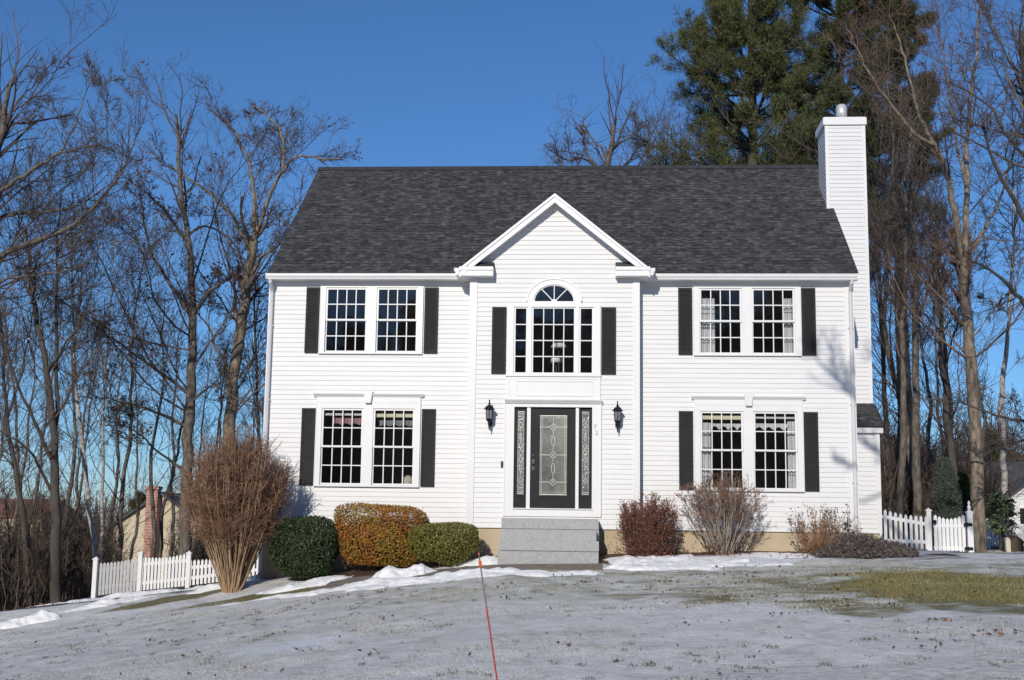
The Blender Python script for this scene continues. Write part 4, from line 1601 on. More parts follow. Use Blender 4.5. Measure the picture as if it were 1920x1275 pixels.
t = bare_tree("tall dark straight tree rising just left of the big brown bare shrub",
              [(base_fix(W((343, 1085), (349, 900), (354, 780), (362, 690), (363, 600), (361, 520), (352, 440), (338, 350), (335, 260), (330, 215), Y=10)), .215, .04),
               (W((362, 600), (340, 560), (310, 520), (285, 480), (270, 420), (262, 360), Y=10, dy=[0, -.3, -.6, -.9, -1, -1]), .10, .02),
               (W((364, 590), (390, 550), (420, 525), (433, 520), Y=10, dy=[0, -.4, -.8, -1]), .09, .03),
               (W((352, 440), (385, 420), (425, 440), (470, 500), Y=10, dy=[0, .5, 1, 1.2]), .06, .015),
               (W((352, 455), (315, 400), (285, 370), (240, 335), Y=10, dy=[0, -.5, -1, -1.3]), .08, .02),
               (W((356, 740), (300, 700), (240, 655), (190, 620), Y=10, dy=[0, -.5, -1.2, -2]), .08, .015),
               (W((352, 800), (290, 770), (230, 755), (170, 740), Y=10, dy=[0, -.5, -1.4, -2.2]), .07, .015),
               (W((346, 880), (300, 850), (260, 810), (215, 790), Y=10, dy=[0, -.5, -1.2, -2]), .06, .015),
               (W((355, 760), (395, 720), (425, 735), (470, 760), Y=10, dy=[0, -.5, -1, -1.2]), .05, .012)],
              102, BARK, TWIG, group=G1, t0=.3, k=(11, 8, 6, 3), leaf=OAKLEAF, nleaf=900, leaf_size=.12)
t = bare_tree("dark twin-stemmed tree at the left, just outside the corner post of the fence",
              [(base_fix(W((107, 1120), (104, 1010), (103, 900), (100, 800), (88, 700), (72, 610), (55, 520), (48, 430), Y=6)), .175, .04),
               (W((102, 830), (108, 740), (106, 650), (108, 560), (104, 470), (112, 380), Y=6.2), .09, .025),
               (W((102, 880), (70, 800), (40, 740), (5, 640), (-20, 560), Y=6, dy=[0, -.3, -.6, -1, -1.2]), .08, .02),
               (W((103, 930), (60, 850), (40, 830), (-10, 800), Y=6, dy=[0, -.4, -.8, -1]), .06, .02),
               (W((88, 700), (125, 640), (160, 600), Y=6, dy=[0, -.5, -1]), .05, .012)],
              103, BARKD, TWIG, group=G1, t0=.45, k=(10, 8, 6, 3))
t = bare_tree("broad tree whose long limbs reach in from beyond the left edge of the photo",
              [(base_fix(W((-75, 1130), (-72, 900), (-68, 700), (-60, 560), (-45, 440), (-20, 330), (5, 240), (15, 160), Y=4.5)), .30, .06),
               (W((-62, 560), (0, 475), (60, 455), (130, 430), (190, 375), (230, 320), (262, 235), Y=4.5, dy=[0, -.3, -.6, -.8, -1, -1, -1]), .13, .02),
               (W((-50, 470), (0, 405), (40, 395), (90, 400), (150, 385), (215, 340), Y=4.5, dy=[0, .3, .6, .8, 1, 1.3]), .10, .018),
               (W((-40, 430), (0, 355), (50, 325), (110, 290), (160, 275), (185, 270), Y=4.5, dy=[0, -.2, -.3, -.4, -.5, -.5]), .09, .018),
               (W((-10, 300), (20, 225), (60, 235), (110, 215), (150, 220), Y=4.5, dy=[0, .3, .6, .8, 1]), .06, .015),
               (W((110, 290), (140, 240), (155, 190), (180, 130), Y=4.1), .04, .012),
               (W((5, 240), (30, 190), (70, 150), (95, 120), Y=4.5), .04, .012),
               (W((-60, 560), (20, 520), (90, 515), (150, 500), Y=4.5, dy=[0, -.4, -1, -1.4]), .07, .012)],
              104, BARK, TWIG, group=G1, t0=.5, k=(10, 8, 6, 3), up=.06)
t = bare_tree("slim white birch left of the fence's corner post",
              [(base_fix(W((182, 1100), (178, 1020), (166, 930), (158, 855), (146, 770), (142, 690), (138, 600), (135, 500), (132, 420), Y=8)), .095, .02),
               (W((142, 690), (120, 620), (105, 560), Y=8), .03, .008), (W((146, 770), (165, 690), (180, 620), Y=8), .03, .008)],
              105, BIRCH, TWIG, name="birch", cat="birch", group=G1, t0=.4, k=(12, 6, 5, 0), twig=.005)
t = bare_tree("thin pale birch between the dark twin-stemmed tree and the tall straight tree",
              [(base_fix(W((192, 1090), (192, 950), (193, 800), (197, 700), (204, 625), (210, 540), (214, 450), Y=12)), .07, .015),
               (W((197, 700), (180, 620), (170, 560), Y=12), .03, .008)],
              106, BIRCH, TWIG, name="birch", cat="birch", group=G1, t0=.4, k=(12, 6, 5, 0), twig=.005)
t = bare_tree("slender tree leaning left at the far left edge among the brush",
              [(base_fix(W((58, 1110), (48, 1000), (28, 880), (12, 790), (6, 700), (2, 600), Y=9)), .12, .03),
               (W((12, 790), (40, 700), (60, 610), (66, 520), Y=9), .06, .015)],
              107, BARKD, TWIG, group=G1, t0=.4, k=(9, 7, 5, 0))
t = bare_tree("young grey tree standing close against the house's left wall behind the corner",
              [(base_fix(W((488, 1020), (486, 850), (482, 740), (479, 640), (476, 560), (478, 500), Y=15)), .08, .02),
               (W((484, 800), (468, 700), (455, 640), Y=15), .04, .01)], 108, BARK, TWIG, group=G1, t0=.2, k=(12, 6, 5, 2), leaf=OAKLEAF, nleaf=500, leaf_size=.12)
# thin trees between them: prototypes and copies
def sapling(seed, h, label):
    g = np.random.default_rng(seed)
    pts = [(0, 0, -.2)]
    x = y = 0
    for q in range(1, 8):
        x += g.normal() * .14
        y += g.normal() * .14
        pts.append((x, y, h * q / 7))
    return bare_tree(label, [(pts, .085 * h / 10, .015)], seed, BARK, TWIG, group="thin bare trees in the wood", t0=.25, k=(16, 6, 6, 0), L=(.18, .36), up=.14, twig=.0055)


def copy_tree(root, loc, rz, s, label):
    r = root.copy()
    COL.objects.link(r)
    r.location = loc
    r.rotation_euler = (0, 0, rz)
    r.scale = (s[0], s[0], s[1])
    r['label'] = label
    for c in root.children:
        d = c.copy()
        COL.objects.link(d)
        d.parent = r
    return r


PROTO = [sapling(200 + i, h, "") for i, h in enumerate((9, 11, 13, 10))]
SP = []
gs = np.random.default_rng(5)
for (u, Y, h) in ((30, 14, 10), (75, 18, 11), (128, 16, 12), (165, 20, 10), (225, 15, 11.5), (250, 19, 9.5), (278, 16, 10), (300, 21, 11), (322, 14, 8), (395, 19, 9), (410, 15, 8), (455, 20, 8), (-5, 20, 11), (150, 26, 12), (210, 24, 11), (60, 24, 11), (500, 24, 7.5), (375, 25, 10),
                  (1690, 17, 10), (1716, 12, 14), (1748, 16, 11), (1772, 11, 10.5), (1790, 20, 11), (1730, 24, 13), (1850, 27, 12), (1780, 28, 13)):
    SP.append((u, Y, h))
where_l = "left of the house"
for i, (u, Y, h) in enumerate(SP):
    p = at(u, 1000, Y)
    x = p[0]
    pr = PROTO[i % 4]
    ph = (9, 11, 13, 10)[i % 4]
    left = u < 800
    if left:
        nb = [(-40, "at the left edge"), (50, "left of the dark twin stems"), (140, "behind the slim birches"), (235, "above the tan house"), (315, "left of the tall straight tree"), (385, "right of the tall straight tree"), (440, "beside the pale forked trunk"), (490, "near the house's left wall")]
    else:
        nb = [(1655, "close beside the chimney"), (1690, "above the fixed fence panel"), (1735, "above the gate post"), (1780, "above the gate"), (1860, "right of the big tan trunk"), (1900, "by the white far house"), (1950, "at the right edge")]
    w_ = min(nb, key=lambda q: abs(q[0] - u))[1]
    dist = "nearer" if Y < 17 else ("middle-distance" if Y < 23 else "more distant")
    lab = "thin bare grey tree %s, %s one, %s" % (w_, dist, "tall" if h > 11.2 else ("medium height" if h > 9.8 else "low"))
    loc = (x, Y, zt1(x, Y) - .1)
    rz = gs.uniform(0, 6.28)
    s = h / ph
    if i < 4:
        pr.location = loc
        pr.rotation_euler.z = rz
        pr.scale = (s * 1.1, s * 1.1, s)
        pr['label'] = lab
    else:
        copy_tree(pr, loc, rz, (s * gs.uniform(.95, 1.25), s), lab)

# behind the roof, centre
G2 = "bare trees behind the roof ridge"
bare_tree("spreading bare tree showing above the middle of the roof ridge",
          [(base_fix(W((1128, 560), (1130, 420), (1134, 330), (1140, 295), (1152, 255), (1155, 215), Y=18)), .22, .04),
           (W((1132, 345), (1115, 305), (1090, 296), (1060, 300), (1040, 290), (1022, 270), Y=18, dy=[0, -.4, -.7, -1, -1.2, -1.4]), .09, .015),
           (W((1138, 300), (1125, 275), (1105, 255), (1090, 240), Y=18), .07, .015),
           (W((1142, 290), (1165, 265), (1190, 255), (1205, 235), Y=18, dy=[0, .4, .8, 1]), .07, .015),
           (W((1110, 420), (1075, 340), (1050, 305), (1040, 280), Y=17.5), .06, .015)],
          301, BARK, TWIG, group=G2, t0=.45, k=(9, 8, 6, 3), twig=.006)
for i, (u, vt, lab) in enumerate(((1212, 250, "thin bare tree above the ridge, just left of the pine's lowest boughs"), (1248, 240, "thin bare tree above the ridge, half hidden by the pine's left boughs"), (1278, 262, "thin forked tree above the ridge under the pine's boughs"), (1310, 268, "thin dark tree above the ridge, against the pine's shaded side"))):
    bare_tree(lab, [(base_fix(W((u - 4, 560), (u, 420), (u + 3, 330), (u - 2, vt + 30), (u + 4, vt), Y=20 + i)), .10, .02)],
              310 + i, BARK, TWIG, group=G2, t0=.4, k=(11, 6, 5, 0), L=(.2, .4), twig=.0055)

# right-hand trees
G3 = "bare trees right of the chimney"
bare_tree("big pale tan-barked tree standing at the right end of the gate",
          [(base_fix(W((1839, 1036), (1833, 930), (1828, 800), (1822, 690), (1814, 600), (1809, 520), (1805, 480), Y=6.2)), .20, .13),
           (W((1806, 485), (1796, 430), (1786, 370), (1770, 310), (1752, 270), (1740, 250), (1722, 210), (1705, 150), (1690, 90), (1670, 30), Y=6.2, dy=[0, -.2, -.4, -.6, -.8, -1, -1.1, -1.2, -1.3, -1.4]), .13, .02),
           (W((1806, 485), (1812, 420), (1813, 350), (1812, 290), (1818, 210), (1826, 130), (1836, 60), (1840, -20), Y=6.2, dy=[0, .2, .4, .6, .7, .8, .9, 1]), .12, .03),
           (W((1752, 270), (1728, 262), (1705, 240), (1675, 200), (1650, 165), (1625, 130), (1600, 80), (1585, 40), Y=5.3, dy=[0, -.1, -.2, -.3, -.4, -.5, -.6, -.6]), .07, .015),
           (W((1770, 310), (1745, 285), (1718, 265), (1690, 230), Y=5.6), .05, .015),
           (W((1810, 490), (1840, 440), (1870, 390), (1888, 330), (1905, 260), Y=6.2, dy=[0, .2, .4, .6, .8]), .08, .02),
           (W((1807, 500), (1775, 470), (1740, 455), Y=6.2, dy=[0, -.3, -.8]), .05, .012),
           (W((1812, 350), (1790, 250), (1782, 190), (1768, 100), (1755, 20), Y=6.5), .06, .015),
           (W((1818, 640), (1850, 600), (1880, 560), Y=6.2, dy=[0, -.3, -.6]), .03, .01)],
          401, BARKT, TWIGR, group=G3, t0=.6, k=(8, 7, 5, 2), up=.12, twig=.0055, leaf=OAKLEAF, nleaf=500)
bare_tree("dark tree whose heavy limbs reach in from beyond the right edge of the photo",
          [(base_fix(W((1985, 1040), (1980, 860), (1972, 700), (1962, 560), (1945, 430), (1930, 300), (1925, 180), (1915, 60), Y=4.5)), .26, .06),
           (W((1968, 640), (1930, 580), (1890, 535), (1850, 500), (1820, 490), Y=4.5, dy=[0, -.2, -.4, -.6, -.8]), .10, .02),
           (W((1975, 760), (1930, 790), (1880, 785), (1830, 765), (1790, 750), Y=4.5, dy=[0, -.4, -.8, -1, -1.2]), .07, .015),
           (W((1950, 460), (1905, 380), (1870, 320), (1850, 270), (1840, 200), Y=4.5, dy=[0, -.2, -.5, -.7, -.9]), .09, .02),
           (W((1930, 300), (1890, 260), (1850, 190), (1800, 165), (1770, 150), Y=4.5, dy=[0, .2, .4, .7, .9]), .06, .015),
           (W((1925, 180), (1890, 110), (1860, 60), (1850, 10), Y=4.5), .05, .015),
           (W((1978, 820), (1900, 830), (1850, 850), Y=4.5, dy=[0, -.6, -1]), .05, .012)],
          402, BARKD, TWIG, group=G3, t0=.5, k=(10, 8, 6, 3), up=.05)
bare_tree("white birch trunk rising in front of the far white house",
          [(base_fix(W((1884, 1010), (1882, 900), (1878, 800), (1877, 740), (1884, 680), (1888, 640), (1890, 590), (1896, 520), (1902, 430), (1900, 340), Y=11)), .12, .03),
           (W((1890, 590), (1872, 570), (1850, 560), (1835, 560), Y=11, dy=[0, -.3, -.6, -.8]), .04, .01), (W((1890, 590), (1912, 570), (1935, 560), Y=11), .04, .01)],
          403, BIRCH, TWIG, name="birch", cat="birch", group=G3, t0=.5, k=(10, 7, 6, 0))
bare_tree("straight brown trunk rising midway between chimney and big tan tree",
          [(base_fix(W((1720, 1010), (1718, 880), (1716, 760), (1716, 620), (1714, 500), (1712, 400), (1704, 300), (1708, 200), Y=10)), .155, .04),
           (W((1716, 620), (1740, 540), (1755, 470), (1762, 380), Y=10), .06, .015), (W((1714, 520), (1695, 440), (1688, 360), Y=10), .06, .015)],
          404, BARK, TWIG, group=G3, t0=.45, k=(8, 6, 5, 0))
bare_tree("grey trunk rising just right of the chimney's foot, by the fence",
          [(base_fix(W((1684, 1010), (1690, 860), (1694, 760), (1692, 640), (1698, 520), (1700, 430), (1696, 330), Y=9)), .125, .04),
           (W((1692, 640), (1675, 560), (1665, 480), (1655, 420), Y=9), .05, .012)],
          405, BARK, TWIG, group=G3, t0=.4, k=(11, 8, 6, 3))
bare_tree("dark leaning trunk rising above the gate, left of the big tan tree",
          [(base_fix(W((1792, 1000), (1786, 880), (1776, 780), (1768, 680), (1762, 600), (1760, 520), (1758, 420), Y=9.5)), .145, .04),
           (W((1770, 700), (1790, 620), (1800, 580), Y=9.5), .05, .012), (W((1763, 600), (1740, 540), (1720, 500), Y=9.5), .05, .012)],
          406, BARKD, TWIG, group=G3, t0=.4, k=(11, 8, 6, 3))
bare_tree("slim dark tree beside the chimney with upswept branches",
          [(base_fix(W((1672, 990), (1665, 860), (1658, 760), (1655, 650), (1650, 550), (1648, 460), (1650, 390), Y=14)), .12, .03),
           (W((1652, 600), (1640, 520), (1634, 470), Y=14), .04, .01), (W((1650, 550), (1668, 480), (1672, 420), Y=14), .04, .01)],
          407, BARKD, TWIG, group=G3, t0=.35, k=(11, 7, 6, 0))


# ---------------------------------------------------------------- pines
def pine(label, base, h, seed, rmax, z_lo, lean=0, needle=None, tufts=7, name="pine_tree", group=None, nb=120, blade=.20, top_r=.9, per=15, whorl=1.05):
    g = np.random.default_rng(seed)
    needle = needle or NEEDLE
    root = empty(name, base, label, "pine tree", group)
    pts = [(base[0] + lean * q / 8 + g.normal() * .05 * (q > 0), base[1] + g.normal() * .05 * (q > 0), base[2] - .2 + (h + .2) * q / 8) for q in range(9)]
    P, Rd = resample(pts, np.linspace(.014 * h + .03, .03, 9), 20)
    V, Qd = tubes(P[None], Rd[None], 8)
    # whorled boughs
    t = np.sort(g.random(nb) ** .9)
    zf = z_lo + (h - z_lo) * t
    zq = np.round(zf / whorl) * whorl + g.normal(size=nb) * .14 * whorl
    fr = np.clip((h - zq) / (h - z_lo), .02, 1)
    L_ = (top_r * .6 + (rmax - top_r * .6) * fr ** 1.05) * g.uniform(.45, 1.12, nb)
    az = g.uniform(0, 2 * np.pi, nb)
    el = np.radians(12 + 38 * (1 - fr) + g.normal(size=nb) * 9)
    D = np.stack([np.cos(az) * np.cos(el), np.sin(az) * np.cos(el), np.sin(el)], 1)
    zz = np.clip(zq, .3, h - .1)
    O = np.stack([np.interp(zz, P[:, 2] - base[2], P[:, k]) for k in range(3)], 1)
    m = 7
    B = np.empty((nb, m, 3))
    B[:, 0] = O
    st = (L_ / (m - 1))[:, None]
    for q in range(1, m):
        D = unit(D + np.array([0, 0, .035 * q - .06]) + g.normal(size=D.shape) * .07)
        B[:, q] = B[:, q - 1] + D * st
    Rb = np.maximum(.012 + .014 * L_, .012)[:, None] * np.linspace(1, .25, m)
    B2, R2 = sprout(B, Rb, 11, .35, (.16, .34), .5, (25, 60), .12, 5, g, .5, .1)
    B3, R3 = sprout(B2, R2, 4, .2, (.35, .7), .6, (25, 60), .10, 3, g, .6, .1)
    V2, Q2 = join([(V, Qd), tubes(B, Rb, 5), tubes(B2, R2, 3)])
    np_mesh("trunk", V2, Q2, BARKD, root, True)
    # needle plumes along the outer twigs
    tips = [B[:, -1], B[:, -2], B2[:, -1], B2[:, -2], B2[:, 2], B3[:, -1], B3[:, 1]]
    dirs = [unit(B[:, -1] - B[:, -2])] * 2 + [unit(B2[:, -1] - B2[:, -2])] * 3 + [unit(B3[:, -1] - B3[:, -2])] * 2
    C = np.concatenate(tips)
    Dr = np.concatenate(dirs)
    keep = g.random(len(C)) < tufts / 10
    C, Dr = C[keep], Dr[keep]
    n = len(C)
    d = unit(np.repeat(Dr, per, 0) * .9 + g.normal(size=(n * per, 3)) * .75 + np.array([0, 0, .25]))
    c0 = np.repeat(C, per, 0) + g.normal(size=(n * per, 3)) * .07
    ln = blade * g.uniform(.6, 1.25, (n * per, 1))
    sd = unit(np.cross(d, unit(g.normal(size=d.shape)))) * .0105
    Vn = np.stack([c0 - sd, c0 + sd, c0 + d * ln], 1).reshape(-1, 3)
    Qn = np.arange(n * per * 3).reshape(-1, 3)
    np_mesh("foliage", Vn, Qn, needle, root)
    return root


G4 = "tall pines behind the house"
b = at(1408, 560, 20)
pine("tall olive-green pine behind the roof, with its top cut by the photo's upper edge", (b[0], 20, zt1(b[0], 20)), 25.5, 501, 5.5, 11.0, .2, nb=180, tufts=9, group=G4, per=18, blade=.17)
b = at(1590, 560, 23)
pine("dark tall pine directly behind the chimney", (b[0], 23, zt1(b[0], 23)), 28, 502, 4.0, 10.5, -.1, needle=NEEDLED, nb=215, tufts=9, group=G4, top_r=3.4, per=18, blade=.17)
b = at(1500, 560, 25)
pine("shorter dark pine filling the gap between the two tallest pines", (b[0], 25, zt1(b[0], 25)), 16.6, 503, 3.7, 9.0, 0, needle=NEEDLED, nb=140, tufts=9, per=20, group=G4)
b = at(1690, 560, 27)
pine("slimmer dark pine right of the chimney among bare branches", (b[0], 27, zt1(b[0], 27)), 26, 504, 3.0, 14.5, 0, needle=NEEDLED, nb=90, tufts=9, group=G4, per=20, top_r=1.6)
b = at(1852, 800, 60)
pine("small distant dark pine between the big tan trunk and the white birch", (b[0], 60, zt1(b[0], 60)), 7.2, 505, 2.0, .8, 0, needle=NEEDLED, nb=60, tufts=7, group="low evergreens in the distance", blade=.35, per=9, whorl=.45)
b = at(262, 900, 84)
pine("low dark pine rising beyond the tan house", (b[0], 84, zt1(b[0], 84)), 8.6, 506, 3.6, .8, 0, needle=NEEDLED, nb=70, tufts=7, group="low evergreens in the distance", blade=.35, per=9, whorl=.45)

# ================================================================ SHRUBS
def vase_shrub(label, cx, cy, h, rtop, nst, seed, stem, twig, zc=.5, name="bare_shrub", group=None, spread0=.25, flat=.12, k=(7, 6), tw=.004, rs=.014, leaf=None, nleaf=0, lsize=.04, low=0):
    g = np.random.default_rng(seed)
    zb = zt1(cx, cy) - .05
    root = empty(name, (cx, cy, zb), label, "shrub", group)
    m = 9
    az = g.uniform(0, 2 * np.pi, nst)
    rr = np.sqrt(g.random(nst)) * rtop
    top = h * (1 - flat * g.random(nst)) * (1 - .26 * (rr / rtop) ** 2.4)
    r0 = np.sqrt(g.random(nst)) * spread0
    t = np.linspace(0, 1, m)[None]
    rad = r0[:, None] * (1 - t) + rr[:, None] * (t ** 1.1 * .6 + .4 * np.sin(t * np.pi / 2))
    P = np.stack([cx + np.cos(az)[:, None] * rad, cy + np.sin(az)[:, None] * rad, zb + top[:, None] * t * (1 - .0 * t)], -1)
    P[:, 1:] += np.cumsum(g.normal(size=(nst, m - 1, 3)) * .02, axis=1)
    Rd = (rs * g.uniform(.5, 1.2, nst))[:, None] * np.linspace(1, .3, m)[None]
    Rd = np.maximum(Rd, tw)
    V, Q = tubes(P, Rd, 5)
    np_mesh("stem", V, Q, stem, root, True)
    B1, R1 = sprout(P, Rd, k[0], zc * .8, (.12, .32), .55, (15, 65), .08, 5, g, .5, .2, lpow=.75)
    B2, R2 = sprout(B1, R1, k[1], .1, (.35, .7), .7, (20, 65), .06, 3, g, .6, .2)
    # clipped top and flank
    zmax = zb + h * 1.02
    for B in (B1, B2): B[..., 2] = np.minimum(B[..., 2], zmax + g.normal(size=B.shape[:2]) * .03)
    parts = [tubes(B1, np.maximum(R1, tw), 4), tubes(B2, np.maximum(R2 * .8, tw * .62), 3)]
    V, Q = join(parts)
    np_mesh("twigs", V, Q, twig, root)
    if leaf is not None:
        E = np.concatenate([B2[:, -1], B1[:, -1], B1[:, 2]])
        C = E[g.integers(0, len(E), nleaf)] + g.normal(size=(nleaf, 3)) * .03
        if low:
            nl = int(nleaf * low)
            C[:nl] = np.stack([cx + g.normal(size=nl) * spread0 * 1.4, cy + g.normal(size=nl) * spread0 * 1.2 - .1, zb + .06 + np.abs(g.normal(size=nl)) * h * .14], 1)
        V, Q = leaves(C, lsize, g)
        np_mesh("foliage", V, Q, leaf, root)
    return root


def hedge(label, cx, cy, rx, ry, h, seed, leaf, n, size, p=2.6, name="clipped_shrub", zlift=.12, dent=.06, tilt=0, flat=0):
    """clipped bush: leaves in a shell round a superellipsoid, twigs inside"""
    g = np.random.default_rng(seed)
    zb = zt1(cx, cy)
    root = empty(name, (cx, cy, zb), label, "shrub", "clipped shrubs in front of the lower left window")
    d = unit(g.normal(size=(n, 3)) * np.array([1, 1, .9]))
    q = (np.abs(d[:, 0]) ** p + np.abs(d[:, 1]) ** p + np.abs(d[:, 2]) ** p) ** (-1 / p)
    Nn = np.random.default_rng(seed + 1).normal(size=(12, 3)) * 2.2
    bump = sum(np.sin(d @ Nn[k] * 1.6 + k) for k in range(12)) / 12
    sh = 1 - np.abs(g.normal(size=n)) * .11 + bump * dent * 2.2
    X = d * (q * sh)[:, None]
    taper = 1 + .10 * X[:, 2]
    C = np.stack([cx + X[:, 0] * rx * taper, cy + X[:, 1] * ry * taper, zb + zlift + (X[:, 2] + 1) * (h - zlift) / 2 + X[:, 0] * tilt], 1)
    C[:, 2] = np.maximum(C[:, 2], zt(C[:, 0], C[:, 1]) + .02)
    V, Q = leaves(C, size, g, dirs=unit(d * np.array([1, 1, .8])), aspect=.6)
    np_mesh("foliage", V, Q, leaf, root)
    m = 60
    az = g.uniform(0, 2 * np.pi, m)
    rr = np.sqrt(g.random(m)) * .8
    t = np.linspace(0, 1, 5)[None]
    P = np.stack([cx + (np.cos(az) * rr)[:, None] * rx * (.25 + .75 * t), cy + (np.sin(az) * rr)[:, None] * ry * (.25 + .75 * t), zb - .05 + (h * .85) * t * np.ones((m, 1))], -1)
    B, Rb = sprout(P, np.full((m, 5), .008), 8, .15, (.2, .4), .6, (20, 60), .05, 3, g)
    V, Q = join([tubes(P, np.full((m, 5), .009), 4), tubes(B, np.maximum(Rb, .003), 3)])
    np_mesh("stem", V, Q, BARKD, root)
    return root


def gx_(u, Y): return float(at(u, 1040, Y)[0])


vase_shrub("big vase-shaped bare brown shrub at the house's left corner", gx_(438, -1.3), -1.3, 3.28, 1.0, 190, 601, SHRUBT, SHRUBTW, spread0=.17, k=(12, 9), tw=.0046, rs=.017, flat=.18, zc=.5)
hedge("dark green rounded shrub between the big bare shrub and the orange-brown shrub", gx_(572, -1.05), -1.05, .66, .60, 1.22, 611, YEW, 15000, .052, 3.2, dent=.13, zlift=.03)
hedge("large square-clipped shrub turning orange-brown, middle of the three clipped ones", gx_(715, -.85), -.85, .88, .60, 1.27, 612, AZAL, 21000, .043, 4.2, dent=.13, zlift=.05)
hedge("low olive-green mounded shrub beside the granite steps", gx_(831, -1.3), -1.3, .68, .58, .87, 613, BOX, 14000, .042, 3.2, dent=.08, zlift=.03)
vase_shrub("dull red leafy shrub between the steps and the grey bare shrub", gx_(1214, -.95), -.95, 1.27, .60, 100, 621, TWIGB, TWIGB, name="barberry_shrub", spread0=.28, k=(10, 6), tw=.003, rs=.006, flat=.16, zc=.05, leaf=BARB, nleaf=10500, lsize=.04, low=.08)
vase_shrub("bare grey fan-shaped shrub with trimmed brown top in front of the lower right window", gx_(1356, -.85), -.85, 1.66, .84, 70, 622, SHRUBG, SHRUBGT, spread0=.15, k=(9, 7), tw=.0038, rs=.013, flat=.16, zc=.6, leaf=DRYLEAF, nleaf=420, lsize=.06, low=.8)
vase_shrub("sparse bare shrub with seed heads at the house's right corner", gx_(1540, -.75), -.75, 1.12, .78, 46, 623, SHRUBG, SHRUBTW, spread0=.18, k=(4, 3), tw=.003, rs=.007, flat=.45, zc=.5, leaf=DARKLEAF, nleaf=520, lsize=.05, low=0)
vase_shrub("tuft of orange dead stems at the foot of the sparse right-hand shrub", gx_(1532, -1.0), -1.0, 1.0, .46, 95, 624, SHRUBO, SHRUBO, name="dead_perennial", spread0=.12, k=(3, 2), tw=.0035, rs=.006, flat=.5, zc=.4, leaf=DRYLEAF, nleaf=260, lsize=.06, low=.7)


# low dark mound at the right end of the bed
def mound(label, cx, cy, rx, ry, h, seed):
    g = np.random.default_rng(seed)
    zb = zt1(cx, cy)
    root = empty("creeping_juniper", (cx, cy, zb), label, "shrub")
    n = 1500
    a = g.uniform(0, 2 * np.pi, n)
    r = np.sqrt(g.random(n))
    X = cx + np.cos(a) * r * rx
    Y = cy + np.sin(a) * r * ry
    H = h * (1 - r ** 2) * (1 + .8 * fbm(X, Y, .6, seed, 3))
    O = np.stack([X, Y, zt(X, Y) - .02], 1)
    D = unit(np.stack([np.cos(a) * r * .8, np.sin(a) * r * .8, np.ones(n) * .9], 1) + g.normal(size=(n, 3)) * .3)
    L_ = (H.clip(.04) + .10)[:, None]
    P = np.stack([O, O + D * L_ * .5, O + D * L_ * np.array([1, 1, .92])], 1)
    B, Rb = sprout(P, np.full((n, 3), .005), 6, .2, (.3, .6), .7, (20, 60), .0, 3, g)
    V, Q = join([tubes(P, np.full((n, 3), .005), 3), tubes(B, np.maximum(Rb, .003), 3)])
    np_mesh("twigs", V, Q, HEATH, root)
    C = np.concatenate([B[:, -1], B[:, 1], P[:, -1]])
    V, Q = leaves(C, .045, g)
    np_mesh("foliage", V, Q, HEATH, root)


mound("low dark spreading mound of dead-looking shrub at the right end of the bed", gx_(1622, -1.2), -1.2, .92, .58, .29, 631)

# small evergreens by the right fence
def rhodo(label, cx, cy, h, r, seed):
    g = np.random.default_rng(seed)
    zb = zt1(cx, cy)
    root = empty("rhododendron", (cx, cy, zb), label, "shrub")
    m = 9
    az = g.uniform(0, 6.28, m)
    t = np.linspace(0, 1, 6)[None]
    rr = g.uniform(.1, .7, m)[:, None] * r
    P = np.stack([cx + np.cos(az)[:, None] * rr * t, cy + np.sin(az)[:, None] * rr * t, zb - .05 + h * .85 * g.uniform(.7, 1, (m, 1)) * t], -1)
    B, Rb = sprout(P, np.full((m, 6), .014), 9, .3, (.18, .4), .6, (30, 70), .06, 4, g)
    V, Q = join([tubes(P, np.full((m, 6), .017), 5), tubes(B, np.maximum(Rb, .006), 4)])
    np_mesh("stem", V, Q, BARKD, root)
    C = np.concatenate([B[:, -1], B[:, 2], P[:, -1]])
    per = 9
    d = unit(g.normal(size=(len(C) * per, 3)) * np.array([1, 1, .3]) + np.array([0, 0, -.75]))
    c0 = np.repeat(C, per, 0)
    L_ = g.uniform(.12, .2, (len(d), 1))
    sd = unit(np.cross(d, unit(g.normal(size=d.shape)))) * .022
    V = np.stack([c0, c0 + d * L_ * .5 + sd, c0 + d * L_, c0 + d * L_ * .5 - sd], 1).reshape(-1, 3)
    np_mesh("foliage", V, np.arange(len(V)).reshape(-1, 4), RHODO, root)


p = at(1874, 1025, 7.5)
rhodo("small droopy-leaved evergreen shrub between the big tan trunk and the far white house", p[0], 7.5, 1.75, .62, 641)
p = at(1776, 1000, 9)
pine("little blue-grey spruce standing behind the gate", (p[0], 9, zt1(p[0], 9)), 2.35, 642, .55, .1, 0, needle=SPRUCE, nb=190, tufts=9, name="spruce", group="young spruces behind the gate", blade=.10, per=9, top_r=.1, whorl=.14)
p = at(1802, 1000, 10)
pine("little olive spruce behind the gate, next to the leaning dark trunk", (p[0], 10, zt1(p[0], 10)), 1.9, 643, .6, .1, 0, needle=NEEDLE, nb=190, tufts=9, name="spruce", group="young spruces behind the gate", blade=.11, per=9, top_r=.1, whorl=.14)


